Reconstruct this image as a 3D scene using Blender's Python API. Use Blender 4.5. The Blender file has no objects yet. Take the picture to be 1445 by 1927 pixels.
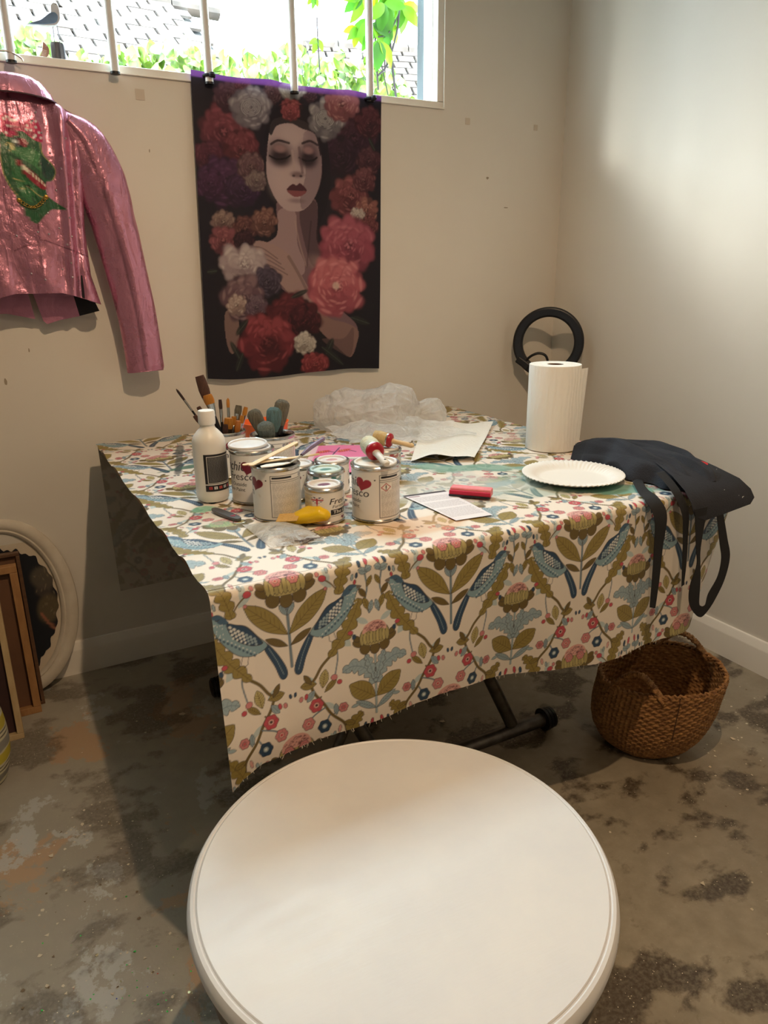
import bpy, bmesh, math, random
import numpy as np
from mathutils import Vector, Matrix, noise as mnoise

# ------------------------------------------------------------------ camera, sky, lights, exposure
SC = bpy.context.scene
COL = SC.collection
cam_data = bpy.data.cameras.new('camera')
cam_data.sensor_fit = 'VERTICAL'
cam_data.sensor_height = 24.0
cam_data.lens = 24.0 * 1370.7 / 1927.0
cam_data.clip_start = 0.02
cam = bpy.data.objects.new('camera', cam_data)
COL.objects.link(cam)
cam.location = (-1.970, -2.265, 1.191)
cam.rotation_euler = (math.radians(71.869), math.radians(0.589), math.radians(-28.38))
SC.camera = cam

world = bpy.data.worlds.new('overcast_sky')
SC.world = world
world.use_nodes = True
bg = world.node_tree.nodes['Background']
bg.inputs[0].default_value = (0.76, 0.90, 1.0, 1)
bg.inputs[1].default_value = 15.5

# low hazy sun from the left, along the outside of the wall
sd = bpy.data.lights.new('hazy_sun', 'SUN'); sd.energy = 1.35; sd.angle = math.radians(8.0); sd.color = (1.0, .97, .90)
so = bpy.data.objects.new('hazy_sun', sd); COL.objects.link(so)
so.rotation_euler = Vector((2.6, -1.0, -.816)).to_track_quat('-Z', 'Y').to_euler()

# daylight portal: emits nothing, only tells the renderer where the sky comes in
pd = bpy.data.lights.new('window_portal', 'AREA')
pd.shape = 'RECTANGLE'; pd.size = 2.05; pd.size_y = 0.74
pd.cycles.is_portal = True
po = bpy.data.objects.new('window_portal', pd); COL.objects.link(po)
po.location = (-1.54, 0.105, 2.09); po.rotation_euler = (math.radians(-90), 0, 0)

LAMP_W = 54.0          # ceiling spotlamp bulb, warm
LAMP_COL = (1.0, 0.70, 0.43)
LAMP_POS = (-1.42, -1.87, 2.62)
FILL_LAMP_POS = (-1.44, -3.2, 2.62)
FILL_LAMP_W = 15.0  # added lamp, brightens the cloth front from behind the viewer

vs = SC.view_settings
vs.view_transform = 'Standard'
try: vs.look = 'None'
except Exception: pass
vs.exposure = 0.5
vs.gamma = 1.0
vs.use_curve_mapping = False

random.seed(7)
RNG = np.random.default_rng(11)
PI = math.pi

# ------------------------------------------------------------------ small helpers
def s2l(c):
    c = np.asarray(c, float) / 255.0
    return np.where(c <= 0.04045, c / 12.92, ((c + 0.055) / 1.055) ** 2.4)

def C(r, g, b): return tuple(float(v) for v in s2l((r, g, b)))

def tag(o, label=None, cat=None, group=None, kind=None):
    if label: o['label'] = label
    if cat: o['category'] = cat
    if group: o['group'] = group
    if kind: o['kind'] = kind
    return o

def thing(name, loc, label, cat, group=None, rz=0.0, rot=None):
    o = bpy.data.objects.new(name, None); COL.objects.link(o)
    o.empty_display_size = 0.05
    o.location = loc
    o.rotation_euler = rot if rot else (0, 0, rz)
    return tag(o, label, cat, group)

def link_copy(o, parent):
    c = o.copy(); COL.objects.link(c); c.parent = parent
    return c

def copy_tree(o, parent=None):
    kids = list(o.children)
    c = link_copy(o, parent)
    for k in kids: copy_tree(k, c)
    return c

class MB:
    """collects shapes into one mesh"""
    def __init__(self): self.v = []; self.f = []; self.n = 0
    def add(self, verts, faces):
        b = self.n
        self.v.extend([tuple(map(float, p)) for p in verts]); self.n += len(verts)
        self.f.extend([tuple(i + b for i in f) for f in faces])
        return self
    def box(self, c, s, rot=None):
        hx, hy, hz = s[0] / 2, s[1] / 2, s[2] / 2
        pts = [Vector((x, y, z)) for x in (-hx, hx) for y in (-hy, hy) for z in (-hz, hz)]
        if rot is not None: pts = [rot @ q for q in pts]
        pts = [(q.x + c[0], q.y + c[1], q.z + c[2]) for q in pts]
        return self.add(pts, [(0, 1, 3, 2), (4, 6, 7, 5), (0, 4, 5, 1), (2, 3, 7, 6), (0, 2, 6, 4), (1, 5, 7, 3)])
    def box2(self, a, b):
        return self.box([(a[i] + b[i]) / 2 for i in range(3)], [abs(b[i] - a[i]) for i in range(3)])
    def tube(self, path, r, n=12, cap=True, flat=None, up=None):
        P = [Vector(q) for q in path]; m = len(P)
        rr = [r] * m if np.isscalar(r) else list(r)
        verts = []; ref = Vector(up) if up else None
        for i in range(m):
            t = (P[min(i + 1, m - 1)] - P[max(i - 1, 0)]).normalized()
            if ref is None:
                ref = Vector((0, 0, 1)) if abs(t.z) < 0.9 else Vector((1, 0, 0))
            a = ref - t * ref.dot(t)
            if a.length < 1e-6: a = t.orthogonal()
            a.normalize()
            if up is None: ref = a
            b = t.cross(a)
            fy = 1.0 if flat is None else flat
            for k in range(n):
                th = 2 * PI * k / n
                verts.append(P[i] + a * (rr[i] * math.cos(th) * fy) + b * (rr[i] * math.sin(th)))
        faces = []
        for i in range(m - 1):
            for k in range(n):
                k2 = (k + 1) % n
                faces.append((i * n + k, i * n + k2, (i + 1) * n + k2, (i + 1) * n + k))
        if cap:
            faces.append(tuple(reversed(range(n)))); faces.append(tuple((m - 1) * n + k for k in range(n)))
        return self.add(verts, faces)
    def lathe(self, prof, n=32, c=(0, 0, 0), cap=True):
        verts = []
        for r, z in prof:
            for k in range(n):
                th = 2 * PI * k / n
                verts.append((c[0] + r * math.cos(th), c[1] + r * math.sin(th), c[2] + z))
        m = len(prof); faces = []
        for i in range(m - 1):
            for k in range(n):
                k2 = (k + 1) % n
                faces.append((i * n + k, i * n + k2, (i + 1) * n + k2, (i + 1) * n + k))
        if cap:
            if prof[0][0] > 1e-5: faces.append(tuple(reversed(range(n))))
            if prof[-1][0] > 1e-5: faces.append(tuple((m - 1) * n + k for k in range(n)))
        return self.add(verts, faces)
    def prism(self, poly, z0, z1):
        n = len(poly)
        verts = [(x, y, z0) for x, y in poly] + [(x, y, z1) for x, y in poly]
        faces = [tuple(reversed(range(n))), tuple(range(n, 2 * n))]
        faces += [(i, (i + 1) % n, n + (i + 1) % n, n + i) for i in range(n)]
        return self.add(verts, faces)
    def torus(self, R, r, N=48, n=12, c=(0, 0, 0)):
        verts = []
        for i in range(N):
            a = 2 * PI * i / N
            for k in range(n):
                b = 2 * PI * k / n
                verts.append((c[0] + (R + r * math.cos(b)) * math.cos(a), c[1] + (R + r * math.cos(b)) * math.sin(a), c[2] + r * math.sin(b)))
        faces = [(i * n + k, ((i + 1) % N) * n + k, ((i + 1) % N) * n + (k + 1) % n, i * n + (k + 1) % n) for i in range(N) for k in range(n)]
        return self.add(verts, faces)
    def grid(self, P, wrap_u=False):
        """P: array (nv, nu, 3)"""
        nv, nu = P.shape[:2]
        verts = P.reshape(-1, 3)
        faces = []
        for j in range(nv - 1):
            for i in range(nu - (0 if wrap_u else 1)):
                i2 = (i + 1) % nu
                faces.append((j * nu + i, j * nu + i2, (j + 1) * nu + i2, (j + 1) * nu + i))
        return self.add(verts, faces)
    def xf(self, M):
        self.v = [tuple(M @ Vector(q)) for q in self.v]; return self
    def build(self, name, mat, parent=None, smooth=True, angle=35, bevel=0, seg=2, label=None):
        me = bpy.data.meshes.new(name)
        me.from_pydata(self.v, [], self.f); me.update()
        o = bpy.data.objects.new(name, me); COL.objects.link(o)
        me.materials.append(mat)
        finish(me, smooth, angle)
        if parent: o.parent = parent
        if bevel:
            bv = o.modifiers.new('bevel', 'BEVEL'); bv.width = bevel; bv.segments = seg; bv.limit_method = 'ANGLE'; bv.angle_limit = math.radians(40)
        if label: o['label'] = label
        return o

def finish(me, smooth=True, angle=35):
    bm = bmesh.new(); bm.from_mesh(me)
    bmesh.ops.recalc_face_normals(bm, faces=bm.faces); bm.to_mesh(me); bm.free()
    if smooth:
        me.shade_smooth()
        me.set_sharp_from_angle(angle=math.radians(angle))

def fast_grid(name, P, mat, colors=None, parent=None, wrap_u=False, flip=False, extra=None):
    """dense grid (nv, nu, 3) with optional per-vertex colours, built through foreach_set"""
    nv, nu = P.shape[:2]
    jj, ii = np.meshgrid(np.arange(nv - 1), np.arange(nu if wrap_u else nu - 1), indexing='ij')
    i2 = (ii + 1) % nu
    a = jj * nu + ii; b = jj * nu + i2; c = (jj + 1) * nu + i2; d = (jj + 1) * nu + ii
    F = np.stack([a, b, c, d] if not flip else [d, c, b, a], -1).reshape(-1, 4).astype(np.int32)
    me = bpy.data.meshes.new(name)
    me.vertices.add(nv * nu); me.vertices.foreach_set('co', P.reshape(-1).astype(np.float32))
    me.loops.add(F.size); me.loops.foreach_set('vertex_index', F.reshape(-1))
    me.polygons.add(len(F)); me.polygons.foreach_set('loop_start', np.arange(0, F.size, 4, dtype=np.int32))
    me.polygons.foreach_set('use_smooth', np.ones(len(F), bool))
    me.update(calc_edges=True)
    if colors is not None:
        at = me.color_attributes.new('print', 'FLOAT_COLOR', 'POINT')
        rgba = np.ones((nv * nu, 4), np.float32); rgba[:, :3] = colors.reshape(-1, 3)
        if extra is not None: rgba[:, 3] = extra.reshape(-1)
        at.data.foreach_set('color', rgba.reshape(-1))
    me.materials.append(mat)
    o = bpy.data.objects.new(name, me); COL.objects.link(o)
    if parent: o.parent = parent
    return o

# ------------------------------------------------------------------ flat print painter (fills vertex colours)
class Canvas:
    def __init__(self, w, h, bg, wrap=False):
        self.w, self.h, self.wrap = w, h, wrap
        self.a = np.empty((h, w, 3), np.float32); self.a[:] = bg
    def _offs(self):
        return [(ox, oy) for ox in (-self.w, 0, self.w) for oy in (-self.h, 0, self.h)] if self.wrap else [(0, 0)]
    def _blend(self, x0, y0, x1, y1, al, col):
        s = self.a[y0:y1, x0:x1]
        s += (np.asarray(col, np.float32) - s) * al[..., None]
    def _box(self, xs, ys, pad):
        x0 = max(0, int(min(xs) - pad)); x1 = min(self.w, int(max(xs) + pad) + 2)
        y0 = max(0, int(min(ys) - pad)); y1 = min(self.h, int(max(ys) + pad) + 2)
        return x0, y0, x1, y1
    def poly(self, pts, col, alpha=1.0):
        for ox, oy in self._offs():
            q = [(x + ox, y + oy) for x, y in pts]
            x0, y0, x1, y1 = self._box([p[0] for p in q], [p[1] for p in q], 1)
            if x1 <= x0 or y1 <= y0: continue
            X, Y = np.meshgrid(np.arange(x0, x1) + .5, np.arange(y0, y1) + .5)
            ins = np.zeros(X.shape, bool)
            for (ax, ay), (bx, by) in zip(q, q[1:] + q[:1]):
                if ay == by: continue
                cr = (ay > Y) != (by > Y)
                ins ^= cr & (X < (bx - ax) * (Y - ay) / (by - ay) + ax)
            self._blend(x0, y0, x1, y1, ins * np.float32(alpha), col)
    def ell(self, cx, cy, rx, ry, col, rot=0.0, alpha=1.0, soft=0.12):
        R = max(rx, ry) * (1 + soft)
        for ox, oy in self._offs():
            x0, y0, x1, y1 = self._box([cx + ox - R, cx + ox + R], [cy + oy - R, cy + oy + R], 1)
            if x1 <= x0 or y1 <= y0: continue
            X, Y = np.meshgrid(np.arange(x0, x1) + .5 - cx - ox, np.arange(y0, y1) + .5 - cy - oy)
            c, s = math.cos(rot), math.sin(rot)
            d = np.hypot((X * c + Y * s) / rx, (-X * s + Y * c) / ry)
            al = np.clip((1 + soft - d) / (2 * soft), 0, 1)
            al = al * al * (3 - 2 * al)
            self._blend(x0, y0, x1, y1, al * np.float32(alpha), col)
    def line(self, pts, width, col, alpha=1.0):
        hw = width / 2
        for ox, oy in self._offs():
            q = [(x + ox, y + oy) for x, y in pts]
            x0, y0, x1, y1 = self._box([p[0] for p in q], [p[1] for p in q], hw + 1)
            if x1 <= x0 or y1 <= y0: continue
            X, Y = np.meshgrid(np.arange(x0, x1) + .5, np.arange(y0, y1) + .5)
            D = np.full(X.shape, 1e9)
            for (ax, ay), (bx, by) in zip(q, q[1:]):
                dx, dy = bx - ax, by - ay; L = dx * dx + dy * dy + 1e-9
                t = np.clip(((X - ax) * dx + (Y - ay) * dy) / L, 0, 1)
                D = np.minimum(D, np.hypot(X - ax - t * dx, Y - ay - t * dy))
            self._blend(x0, y0, x1, y1, np.clip(hw + .5 - D, 0, 1) * np.float32(alpha), col)
    def tris(self, V, T, col, alpha=1.0):
        for t in T:
            q = [(V[i][0], V[i][1]) for i in t]
            x0, y0, x1, y1 = self._box([p[0] for p in q], [p[1] for p in q], 1)
            if x1 <= x0 or y1 <= y0: continue
            X, Y = np.meshgrid(np.arange(x0, x1) + .5, np.arange(y0, y1) + .5)
            s = []
            for (ax, ay), (bx, by) in zip(q, q[1:] + q[:1]):
                s.append((bx - ax) * (Y - ay) - (by - ay) * (X - ax))
            ins = ((s[0] >= -.3) & (s[1] >= -.3) & (s[2] >= -.3)) | ((s[0] <= .3) & (s[1] <= .3) & (s[2] <= .3))
            self._blend(x0, y0, x1, y1, ins * np.float32(alpha), col)
    def blur(self, k=1):
        for _ in range(k):
            m = 'wrap' if self.wrap else 'edge'
            p = np.pad(self.a, ((1, 1), (1, 1), (0, 0)), mode=m)
            v = p[:-2] * .25 + p[1:-1] * .5 + p[2:] * .25
            self.a = (v[:, :-2] * .25 + v[:, 1:-1] * .5 + v[:, 2:] * .25).astype(np.float32)
        return self
    def sample(self, x, y):
        """bilinear, pixel coordinates"""
        x = np.asarray(x, float) - .5; y = np.asarray(y, float) - .5
        x0 = np.floor(x).astype(int); y0 = np.floor(y).astype(int)
        fx = (x - x0)[..., None]; fy = (y - y0)[..., None]
        def g(xx, yy):
            if self.wrap: return self.a[yy % self.h, xx % self.w]
            return self.a[np.clip(yy, 0, self.h - 1), np.clip(xx, 0, self.w - 1)]
        return (g(x0, y0) * (1 - fx) + g(x0 + 1, y0) * fx) * (1 - fy) + (g(x0, y0 + 1) * (1 - fx) + g(x0 + 1, y0 + 1) * fx) * fy

def spline(pts, n=8, closed=True):
    P = [np.array(p, float) for p in pts]; m = len(P); out = []
    rng = range(m) if closed else range(m - 1)
    for i in rng:
        if closed: a, b, c, d = P[i - 1], P[i], P[(i + 1) % m], P[(i + 2) % m]
        else: a, b, c, d = P[max(i - 1, 0)], P[i], P[i + 1], P[min(i + 2, m - 1)]
        for k in range(n):
            t = k / n
            out.append(tuple(.5 * ((2 * b) + (c - a) * t + (2 * a - 5 * b + 4 * c - d) * t * t + (3 * b - a - 3 * c + d) * t ** 3)))
    if not closed: out.append(tuple(P[-1]))
    return out

_text_cache = {}
def text_tris(s, shear=0.0):
    """triangles of a line of lettering, x right, y up, 1 unit high"""
    k = (s, shear)
    if k not in _text_cache:
        cu = bpy.data.curves.new('lettering', 'FONT'); cu.body = s; cu.size = 1.0; cu.shear = shear
        cu.resolution_u = 3
        o = bpy.data.objects.new('lettering', cu); COL.objects.link(o)
        bpy.context.view_layer.update()
        me = bpy.data.meshes.new_from_object(o.evaluated_get(bpy.context.evaluated_depsgraph_get()))
        me.calc_loop_triangles()
        V = [(v.co.x, v.co.y) for v in me.vertices]; T = [tuple(t.vertices) for t in me.loop_triangles]
        bpy.data.objects.remove(o); bpy.data.curves.remove(cu); bpy.data.meshes.remove(me)
        _text_cache[k] = (V, T)
    return _text_cache[k]

def draw_text(cv, s, x, y, h, col, shear=0.0, sx=1.0, bold=0):
    """baseline left at x, y (canvas pixels, y down)"""
    V, T = text_tris(s, shear)
    for b in range(bold + 1):
        cv.tris([(x + b + vx * h * sx, y - vy * h) for vx, vy in V], T, col)

# ------------------------------------------------------------------ materials
def mat(name, col=(.8, .8, .8), rough=.5, metal=0.0, spec=.5, **kw):
    m = bpy.data.materials.new(name); m.use_nodes = True
    b = m.node_tree.nodes['Principled BSDF']
    b.inputs['Base Color'].default_value = (*col, 1)
    b.inputs['Roughness'].default_value = rough
    b.inputs['Metallic'].default_value = metal
    b.inputs['Specular IOR Level'].default_value = spec
    for k, v in kw.items():
        b.inputs[k].default_value = v
    return m

class NT:
    def __init__(self, m):
        self.t = m.node_tree; self.N = self.t.nodes; self.L = self.t.links
        self.b = self.N['Principled BSDF']
    def new(self, ty, **kw):
        n = self.N.new(ty)
        for k, v in kw.items(): setattr(n, k, v)
        return n
    def link(self, a, b): self.L.new(a, b)
    def coord(self, which='Object', scale=None):
        c = self.new('ShaderNodeTexCoord')
        out = c.outputs[which]
        if scale:
            m = self.new('ShaderNodeMapping'); m.inputs['Scale'].default_value = scale
            self.link(out, m.inputs[0]); out = m.outputs[0]
        return out
    def noise(self, vec, scale, detail=4, rough=.55, dist=0.0):
        n = self.new('ShaderNodeTexNoise'); self.link(vec, n.inputs['Vector'])
        n.inputs['Scale'].default_value = scale; n.inputs['Detail'].default_value = detail
        n.inputs['Roughness'].default_value = rough; n.inputs['Distortion'].default_value = dist
        return n.outputs['Fac']
    def ramp(self, fac, stops, interp='LINEAR'):
        r = self.new('ShaderNodeValToRGB'); r.color_ramp.interpolation = interp
        el = r.color_ramp.elements
        while len(el) > 1: el.remove(el[0])
        el[0].position = stops[0][0]; el[0].color = (*stops[0][1], 1) if len(stops[0][1]) == 3 else stops[0][1]
        for p, c in stops[1:]:
            e = el.new(p); e.color = (*c, 1)
        self.link(fac, r.inputs[0]); return r.outputs[0]
    def mix(self, fac, a, b, mode='MIX'):
        m = self.new('ShaderNodeMix', data_type='RGBA', blend_type=mode)
        for s, v in ((m.inputs[0], fac), (m.inputs[6], a), (m.inputs[7], b)):
            if hasattr(v, 'links') or hasattr(v, 'is_linked'): self.link(v, s)
            elif isinstance(v, (int, float)): s.default_value = v
            else: s.default_value = (*v, 1)
        return m.outputs[2]
    def math(self, op, a, b=0.0):
        m = self.new('ShaderNodeMath', operation=op)
        for s, v in zip(m.inputs, (a, b)):
            if hasattr(v, 'is_linked'): self.link(v, s)
            else: s.default_value = v
        return m.outputs[0]
    def bump(self, h, strength=.2, dist=.01):
        b = self.new('ShaderNodeBump'); b.inputs['Strength'].default_value = strength; b.inputs['Distance'].default_value = dist
        self.link(h, b.inputs['Height']); self.link(b.outputs[0], self.b.inputs['Normal'])
    def col(self, c): self.link(c, self.b.inputs['Base Color'])
    def rgh(self, c): self.link(c, self.b.inputs['Roughness'])

def noisy(name, c1, c2, scale=20, rough=.6, bump=.0, metal=0.0, stretch=None, bscale=None, spec=.5, detail=4, bdist=.004, **kw):
    m = mat(name, c1, rough, metal, spec, **kw); t = NT(m)
    v = t.coord('Object', stretch)
    f = t.noise(v, scale, detail)
    t.col(t.ramp(f, [(.32, c1), (.68, c2)]))
    if bump: t.bump(t.noise(v, bscale or scale * 3, 4), bump, bdist)
    return m

def printed(name, rough=.7, spec=.3, weave=0, trans=0.0, sheen=0.0):
    """colour comes from the mesh's painted print"""
    m = mat(name, rough=rough, spec=spec); t = NT(m)
    a = t.new('ShaderNodeAttribute', attribute_name='print')
    t.col(a.outputs['Color'])
    if weave:
        t.bump(t.noise(t.coord('Object'), weave, 2), .15, .002)
    if trans:
        out = t.N['Material Output']; tr = t.new('ShaderNodeBsdfTranslucent'); t.link(a.outputs['Color'], tr.inputs[0])
        mx = t.new('ShaderNodeMixShader'); mx.inputs[0].default_value = trans
        t.link(t.b.outputs[0], mx.inputs[1]); t.link(tr.outputs[0], mx.inputs[2]); t.link(mx.outputs[0], out.inputs[0])
    return m

def fbm(P, scale, seed=0.0, octaves=3):
    """smooth numpy value noise, P (...,2) or (...,3)"""
    P = np.asarray(P, float) * scale + seed * 17.31
    if P.shape[-1] == 2: P = np.concatenate([P, np.zeros(P.shape[:-1] + (1,)) + seed], -1)
    out = 0; amp = 1; tot = 0
    for o in range(octaves):
        i = np.floor(P).astype(np.int64); f = P - i; f = f * f * (3 - 2 * f)
        def h(dx, dy, dz):
            n = (i[..., 0] + dx) * 374761393 + (i[..., 1] + dy) * 668265263 + (i[..., 2] + dz) * 2147483647 + o * 1013
            n = (n ^ (n >> 13)) * 1274126177; n = n & 0x7fffffff
            n = (n ^ (n >> 16)) & 0xffff
            return n / 65535.0
        x00 = h(0, 0, 0) * (1 - f[..., 0]) + h(1, 0, 0) * f[..., 0]; x10 = h(0, 1, 0) * (1 - f[..., 0]) + h(1, 1, 0) * f[..., 0]
        x01 = h(0, 0, 1) * (1 - f[..., 0]) + h(1, 0, 1) * f[..., 0]; x11 = h(0, 1, 1) * (1 - f[..., 0]) + h(1, 1, 1) * f[..., 0]
        y0 = x00 * (1 - f[..., 1]) + x10 * f[..., 1]; y1 = x01 * (1 - f[..., 1]) + x11 * f[..., 1]
        out = out + amp * (y0 * (1 - f[..., 2]) + y1 * f[..., 2]); tot += amp
        amp *= .5; P = P * 2.03 + 5.1
    return out / tot
# ================================================================== the room
XL, YF, ZC = -5.2, -6.4, 2.62            # left wall, wall behind the camera, ceiling
WX0, WX1, WZ0, WZ1 = -2.56, -0.517, 1.700, 2.46   # window opening in the back wall
WT = 0.10                                 # wall thickness at the window

m_wall = mat('painted_plaster', C(222, 217, 208), .48, spec=.5)
t = NT(m_wall); v = t.coord('Object')
n1 = t.noise(v, 1.7, 4); n2 = t.noise(v, 55, 3)
t.col(t.mix(t.ramp(n1, [(.35, (0, 0, 0)), (.7, (1, 1, 1))]), C(220, 214, 204), C(226, 221, 212)))
t.bump(n2, .06, .004)
m_trim = mat('white_gloss_paint', C(236, 231, 222), .32, spec=.5)
m_ceil = mat('ceiling_paint', C(236, 232, 224), .8)

# floor: painted concrete, scuffed through to older layers
m_floor = mat('worn_painted_concrete', C(110, 104, 92), .5)
t = NT(m_floor); v = t.coord('Object')
big = t.noise(v, 1.3, 5, .6, .4)
mid = t.noise(v, 4.2, 6, .62, .6)
fine = t.noise(v, 26, 5, .6)
spk = t.noise(v, 120, 3, .6)
base = t.mix(t.ramp(big, [(.36, (0, 0, 0)), (.64, (1, 1, 1))]), C(140, 129, 111), C(170, 161, 142))
base = t.mix(t.ramp(fine, [(.3, (0, 0, 0)), (.75, (.55, .55, .55))]), base, C(119, 111, 94))
# tan undercoat where paint has flaked
n5 = t.noise(t.coord('Object', (1, 1, 1)), 3.0, 10, .7, .3)
sx = t.new('ShaderNodeSeparateXYZ'); t.link(v, sx.inputs[0])
left = t.new('ShaderNodeMapRange'); left.inputs['From Min'].default_value = -1.2; left.inputs['From Max'].default_value = -1.75
t.link(sx.outputs['X'], left.inputs['Value'])
base = t.mix(t.math('MULTIPLY', left.outputs[0], .55), base, C(164, 160, 150))
flk = t.ramp(n5, [(.555, (0, 0, 0)), (.575, (1, 1, 1))])
base = t.mix(t.math('MULTIPLY', t.math('MULTIPLY', flk, left.outputs[0]), .85), base, C(176, 146, 116))
# pale skim of grey paint
n6 = t.noise(t.coord('Object', (1.1, .9, 1)), 3.4, 8, .7)
pal = t.ramp(n6, [(.565, (0, 0, 0)), (.582, (1, 1, 1))])
base = t.mix(t.math('MULTIPLY', t.math('MULTIPLY', pal, left.outputs[0]), .75), base, C(184, 186, 184))
# dark worn-through blotches with gritty edges
n7 = t.noise(t.coord('Object', (1, 1.25, 1)), 5.6, 7, .58, .15)
drk = t.ramp(n7, [(.515, (0, 0, 0)), (.575, (1, 1, 1))])
gr = t.ramp(spk, [(.3, (.55, .55, .55)), (.6, (1, 1, 1))])
base = t.mix(t.math('MULTIPLY', t.math('MULTIPLY', drk, gr), t.math('SUBTRACT', .95, t.math('MULTIPLY', left.outputs[0], .35))), base, C(70, 58, 44))
# crumbs of plaster and glitter caught in the blotches
vo = t.new('ShaderNodeTexVoronoi'); vo.inputs['Scale'].default_value = 170; t.link(v, vo.inputs['Vector'])
dots = t.math('LESS_THAN', vo.outputs['Distance'], .16)
pick = t.new('ShaderNodeSeparateColor'); t.link(vo.outputs['Color'], pick.inputs[0])
dots = t.math('MULTIPLY', dots, t.math('GREATER_THAN', pick.outputs[0], .80))
dots = t.math('MULTIPLY', dots, t.ramp(n7, [(.52, (.12, .12, .12)), (.6, (1, 1, 1))]))
base = t.mix(dots, base, C(250, 239, 214))
t.col(base)
t.rgh(t.ramp(mid, [(.3, (.30, .30, .30)), (.7, (.48, .48, .48))]))
t.bump(t.math('ADD', t.math('MULTIPLY', drk, -.6), t.math('MULTIPLY', spk, .35)), .25, .004)

def structure(name, mb, m, label, smooth=False, **kw):
    o = mb.build(name, m, None, smooth, **kw); tag(o, label, None, None, 'structure'); return o

structure('floor', MB().box2((XL, YF, -.1), (0.25, 0.10, 0)), m_floor, 'worn painted concrete floor with stains')
structure('ceiling', MB().box2((XL, YF, ZC), (0.25, 0.10, ZC + .1)), m_ceil, 'plain white ceiling')
wb = MB()
wb.box2((XL, 0, 0), (WX0, WT, ZC)); wb.box2((WX1, 0, 0), (0.25, WT, ZC))
wb.box2((WX0, 0, 0), (WX1, WT, WZ0)); wb.box2((WX0, 0, WZ1), (WX1, WT, ZC))
wall_back = structure('wall_back', wb, m_wall, 'cream back wall under the window')
structure('wall_right', MB().box2((0, YF, 0), (.2, 0, ZC)), m_wall, 'cream right wall')
structure('wall_left', MB().box2((XL - .2, YF, 0), (XL, .10, ZC)), m_wall, 'cream left wall')
structure('wall_front', MB().box2((XL, YF - .2, 0), (.2, YF, ZC)), m_wall, 'cream wall behind the viewer')

def skirting(name, a, b, inward, label):
    """moulded skirting swept from a to b"""
    prof = [(0, 0), (.018, 0), (.018, .078), (.0165, .084), (.011, .093), (.009, .100), (.006, .105), (0, .106)]
    a = Vector(a); b = Vector(b); n = Vector(inward)
    vs_ = [a + n * d + Vector((0, 0, z)) for d, z in prof] + [b + n * d + Vector((0, 0, z)) for d, z in prof]
    k = len(prof)
    fs = [(i, i + 1, k + i + 1, k + i) for i in range(k - 1)] + [tuple(range(k)), tuple(range(k, 2 * k))]
    structure(name, MB().add(vs_, fs), m_trim, label, True, angle=25)
skirting('baseboard_back', (XL, 0, 0), (0, 0, 0), (0, -1, 0), 'white moulded skirting along the back wall')
skirting('baseboard_right', (0, YF, 0), (0, -.018, 0), (-1, 0, 0), 'white moulded skirting along the right wall')

# faint squares left by tape on the plaster
m_tape = mat('tape_residue', C(205, 192, 176), .55)
for (x, z, w) in ((-1.49, 1.657, .024), (-.132, 1.675, .016), (-.422, 1.673, .018)):
    MB().box((x, -.0006, z), (w, .0012, w * 1.1)).build('tape_mark', m_tape, wall_back, False)
m_scuff = mat('plaster_chip', C(160, 148, 130), .8)
for (x, z, w, h) in ((-.334, 1.503, .014, .009), (-.25, 1.41, .02, .004), (-1.93, .92, .008, .02), (-1.86, 1.0, .004, .012), (-1.48, 1.52, .003, .009)):
    pts = [(x + w * .5 * math.cos(a) * (.7 + .5 * random.random()), -.0008, z + h * .5 * math.sin(a) * (.7 + .5 * random.random())) for a in np.linspace(0, 2 * PI, 9)[:-1]]
    MB().add(pts + [(p[0], 0, p[2]) for p in pts], [tuple(range(8))] + [(i, (i + 1) % 8, 8 + (i + 1) % 8, 8 + i) for i in range(8)]).build('plaster_chip', m_scuff, wall_back, False)

# ---- window
m_frame = mat('window_frame_paint', C(230, 236, 226), .35)
m_bar = mat('white_painted_steel_bar', C(224, 222, 220), .35)
m_black = mat('black_plastic', C(18, 18, 20), .45)
win = thing('window_1', ((WX0 + WX1) / 2, 0, WZ0), 'wide white window with five upright round bars', None); win['kind'] = 'structure'
ox, oz = -(WX0 + WX1) / 2, -WZ0
def wpart(name, boxes, m, bevel=.002):
    mb = MB()
    for a, b in boxes: mb.box2((a[0] + ox, a[1], a[2] + oz), (b[0] + ox, b[1], b[2] + oz))
    return mb.build(name, m, win, False, bevel=bevel)
# flat trim proud of the plaster, then the deeper frame that holds the glass
T = .022
wpart('trim', [((WX0, -.006, WZ0), (WX1, .0, WZ0 + .004)), ((WX1 - .004, -.006, WZ0 + .0045), (WX1, .0, WZ1)), ((WX0, -.006, WZ0 + .0045), (WX0 + .004, 0, WZ1))], m_trim, .001)
wpart('sill', [((WX0 + .001, .001, WZ0 + .001), (WX1 - .001, .064, WZ0 + T))], m_trim)
wpart('jamb', [((WX1 - T - .004, .001, WZ0 + T + .001), (WX1 - .001, .030, WZ1 - .001))], m_trim)
wpart('jamb', [((WX0 + .001, .001, WZ0 + T + .001), (WX0 + T, .030, WZ1 - .001))], m_trim)
wpart('frame_rail', [((WX0 + .002, .065, WZ0 + .001), (WX1 - .002, .09, WZ0 + T))], m_frame)
wpart('frame_rail', [((WX0 + .002, .031, WZ1 - .04), (WX1 - .002, .09, WZ1 - .001))], m_frame)
wpart('frame_stile', [((WX1 - T - .006, .031, WZ0 + T + .001), (WX1 - .002, .085, WZ1 - .041))], m_frame)
wpart('frame_stile', [((WX0 + .002, .031, WZ0 + T + .001), (WX0 + T, .085, WZ1 - .041))], m_frame)
m_glass = bpy.data.materials.new('window_glass'); m_glass.use_nodes = True
t = m_glass.node_tree; t.nodes.remove(t.nodes['Principled BSDF'])
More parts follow.
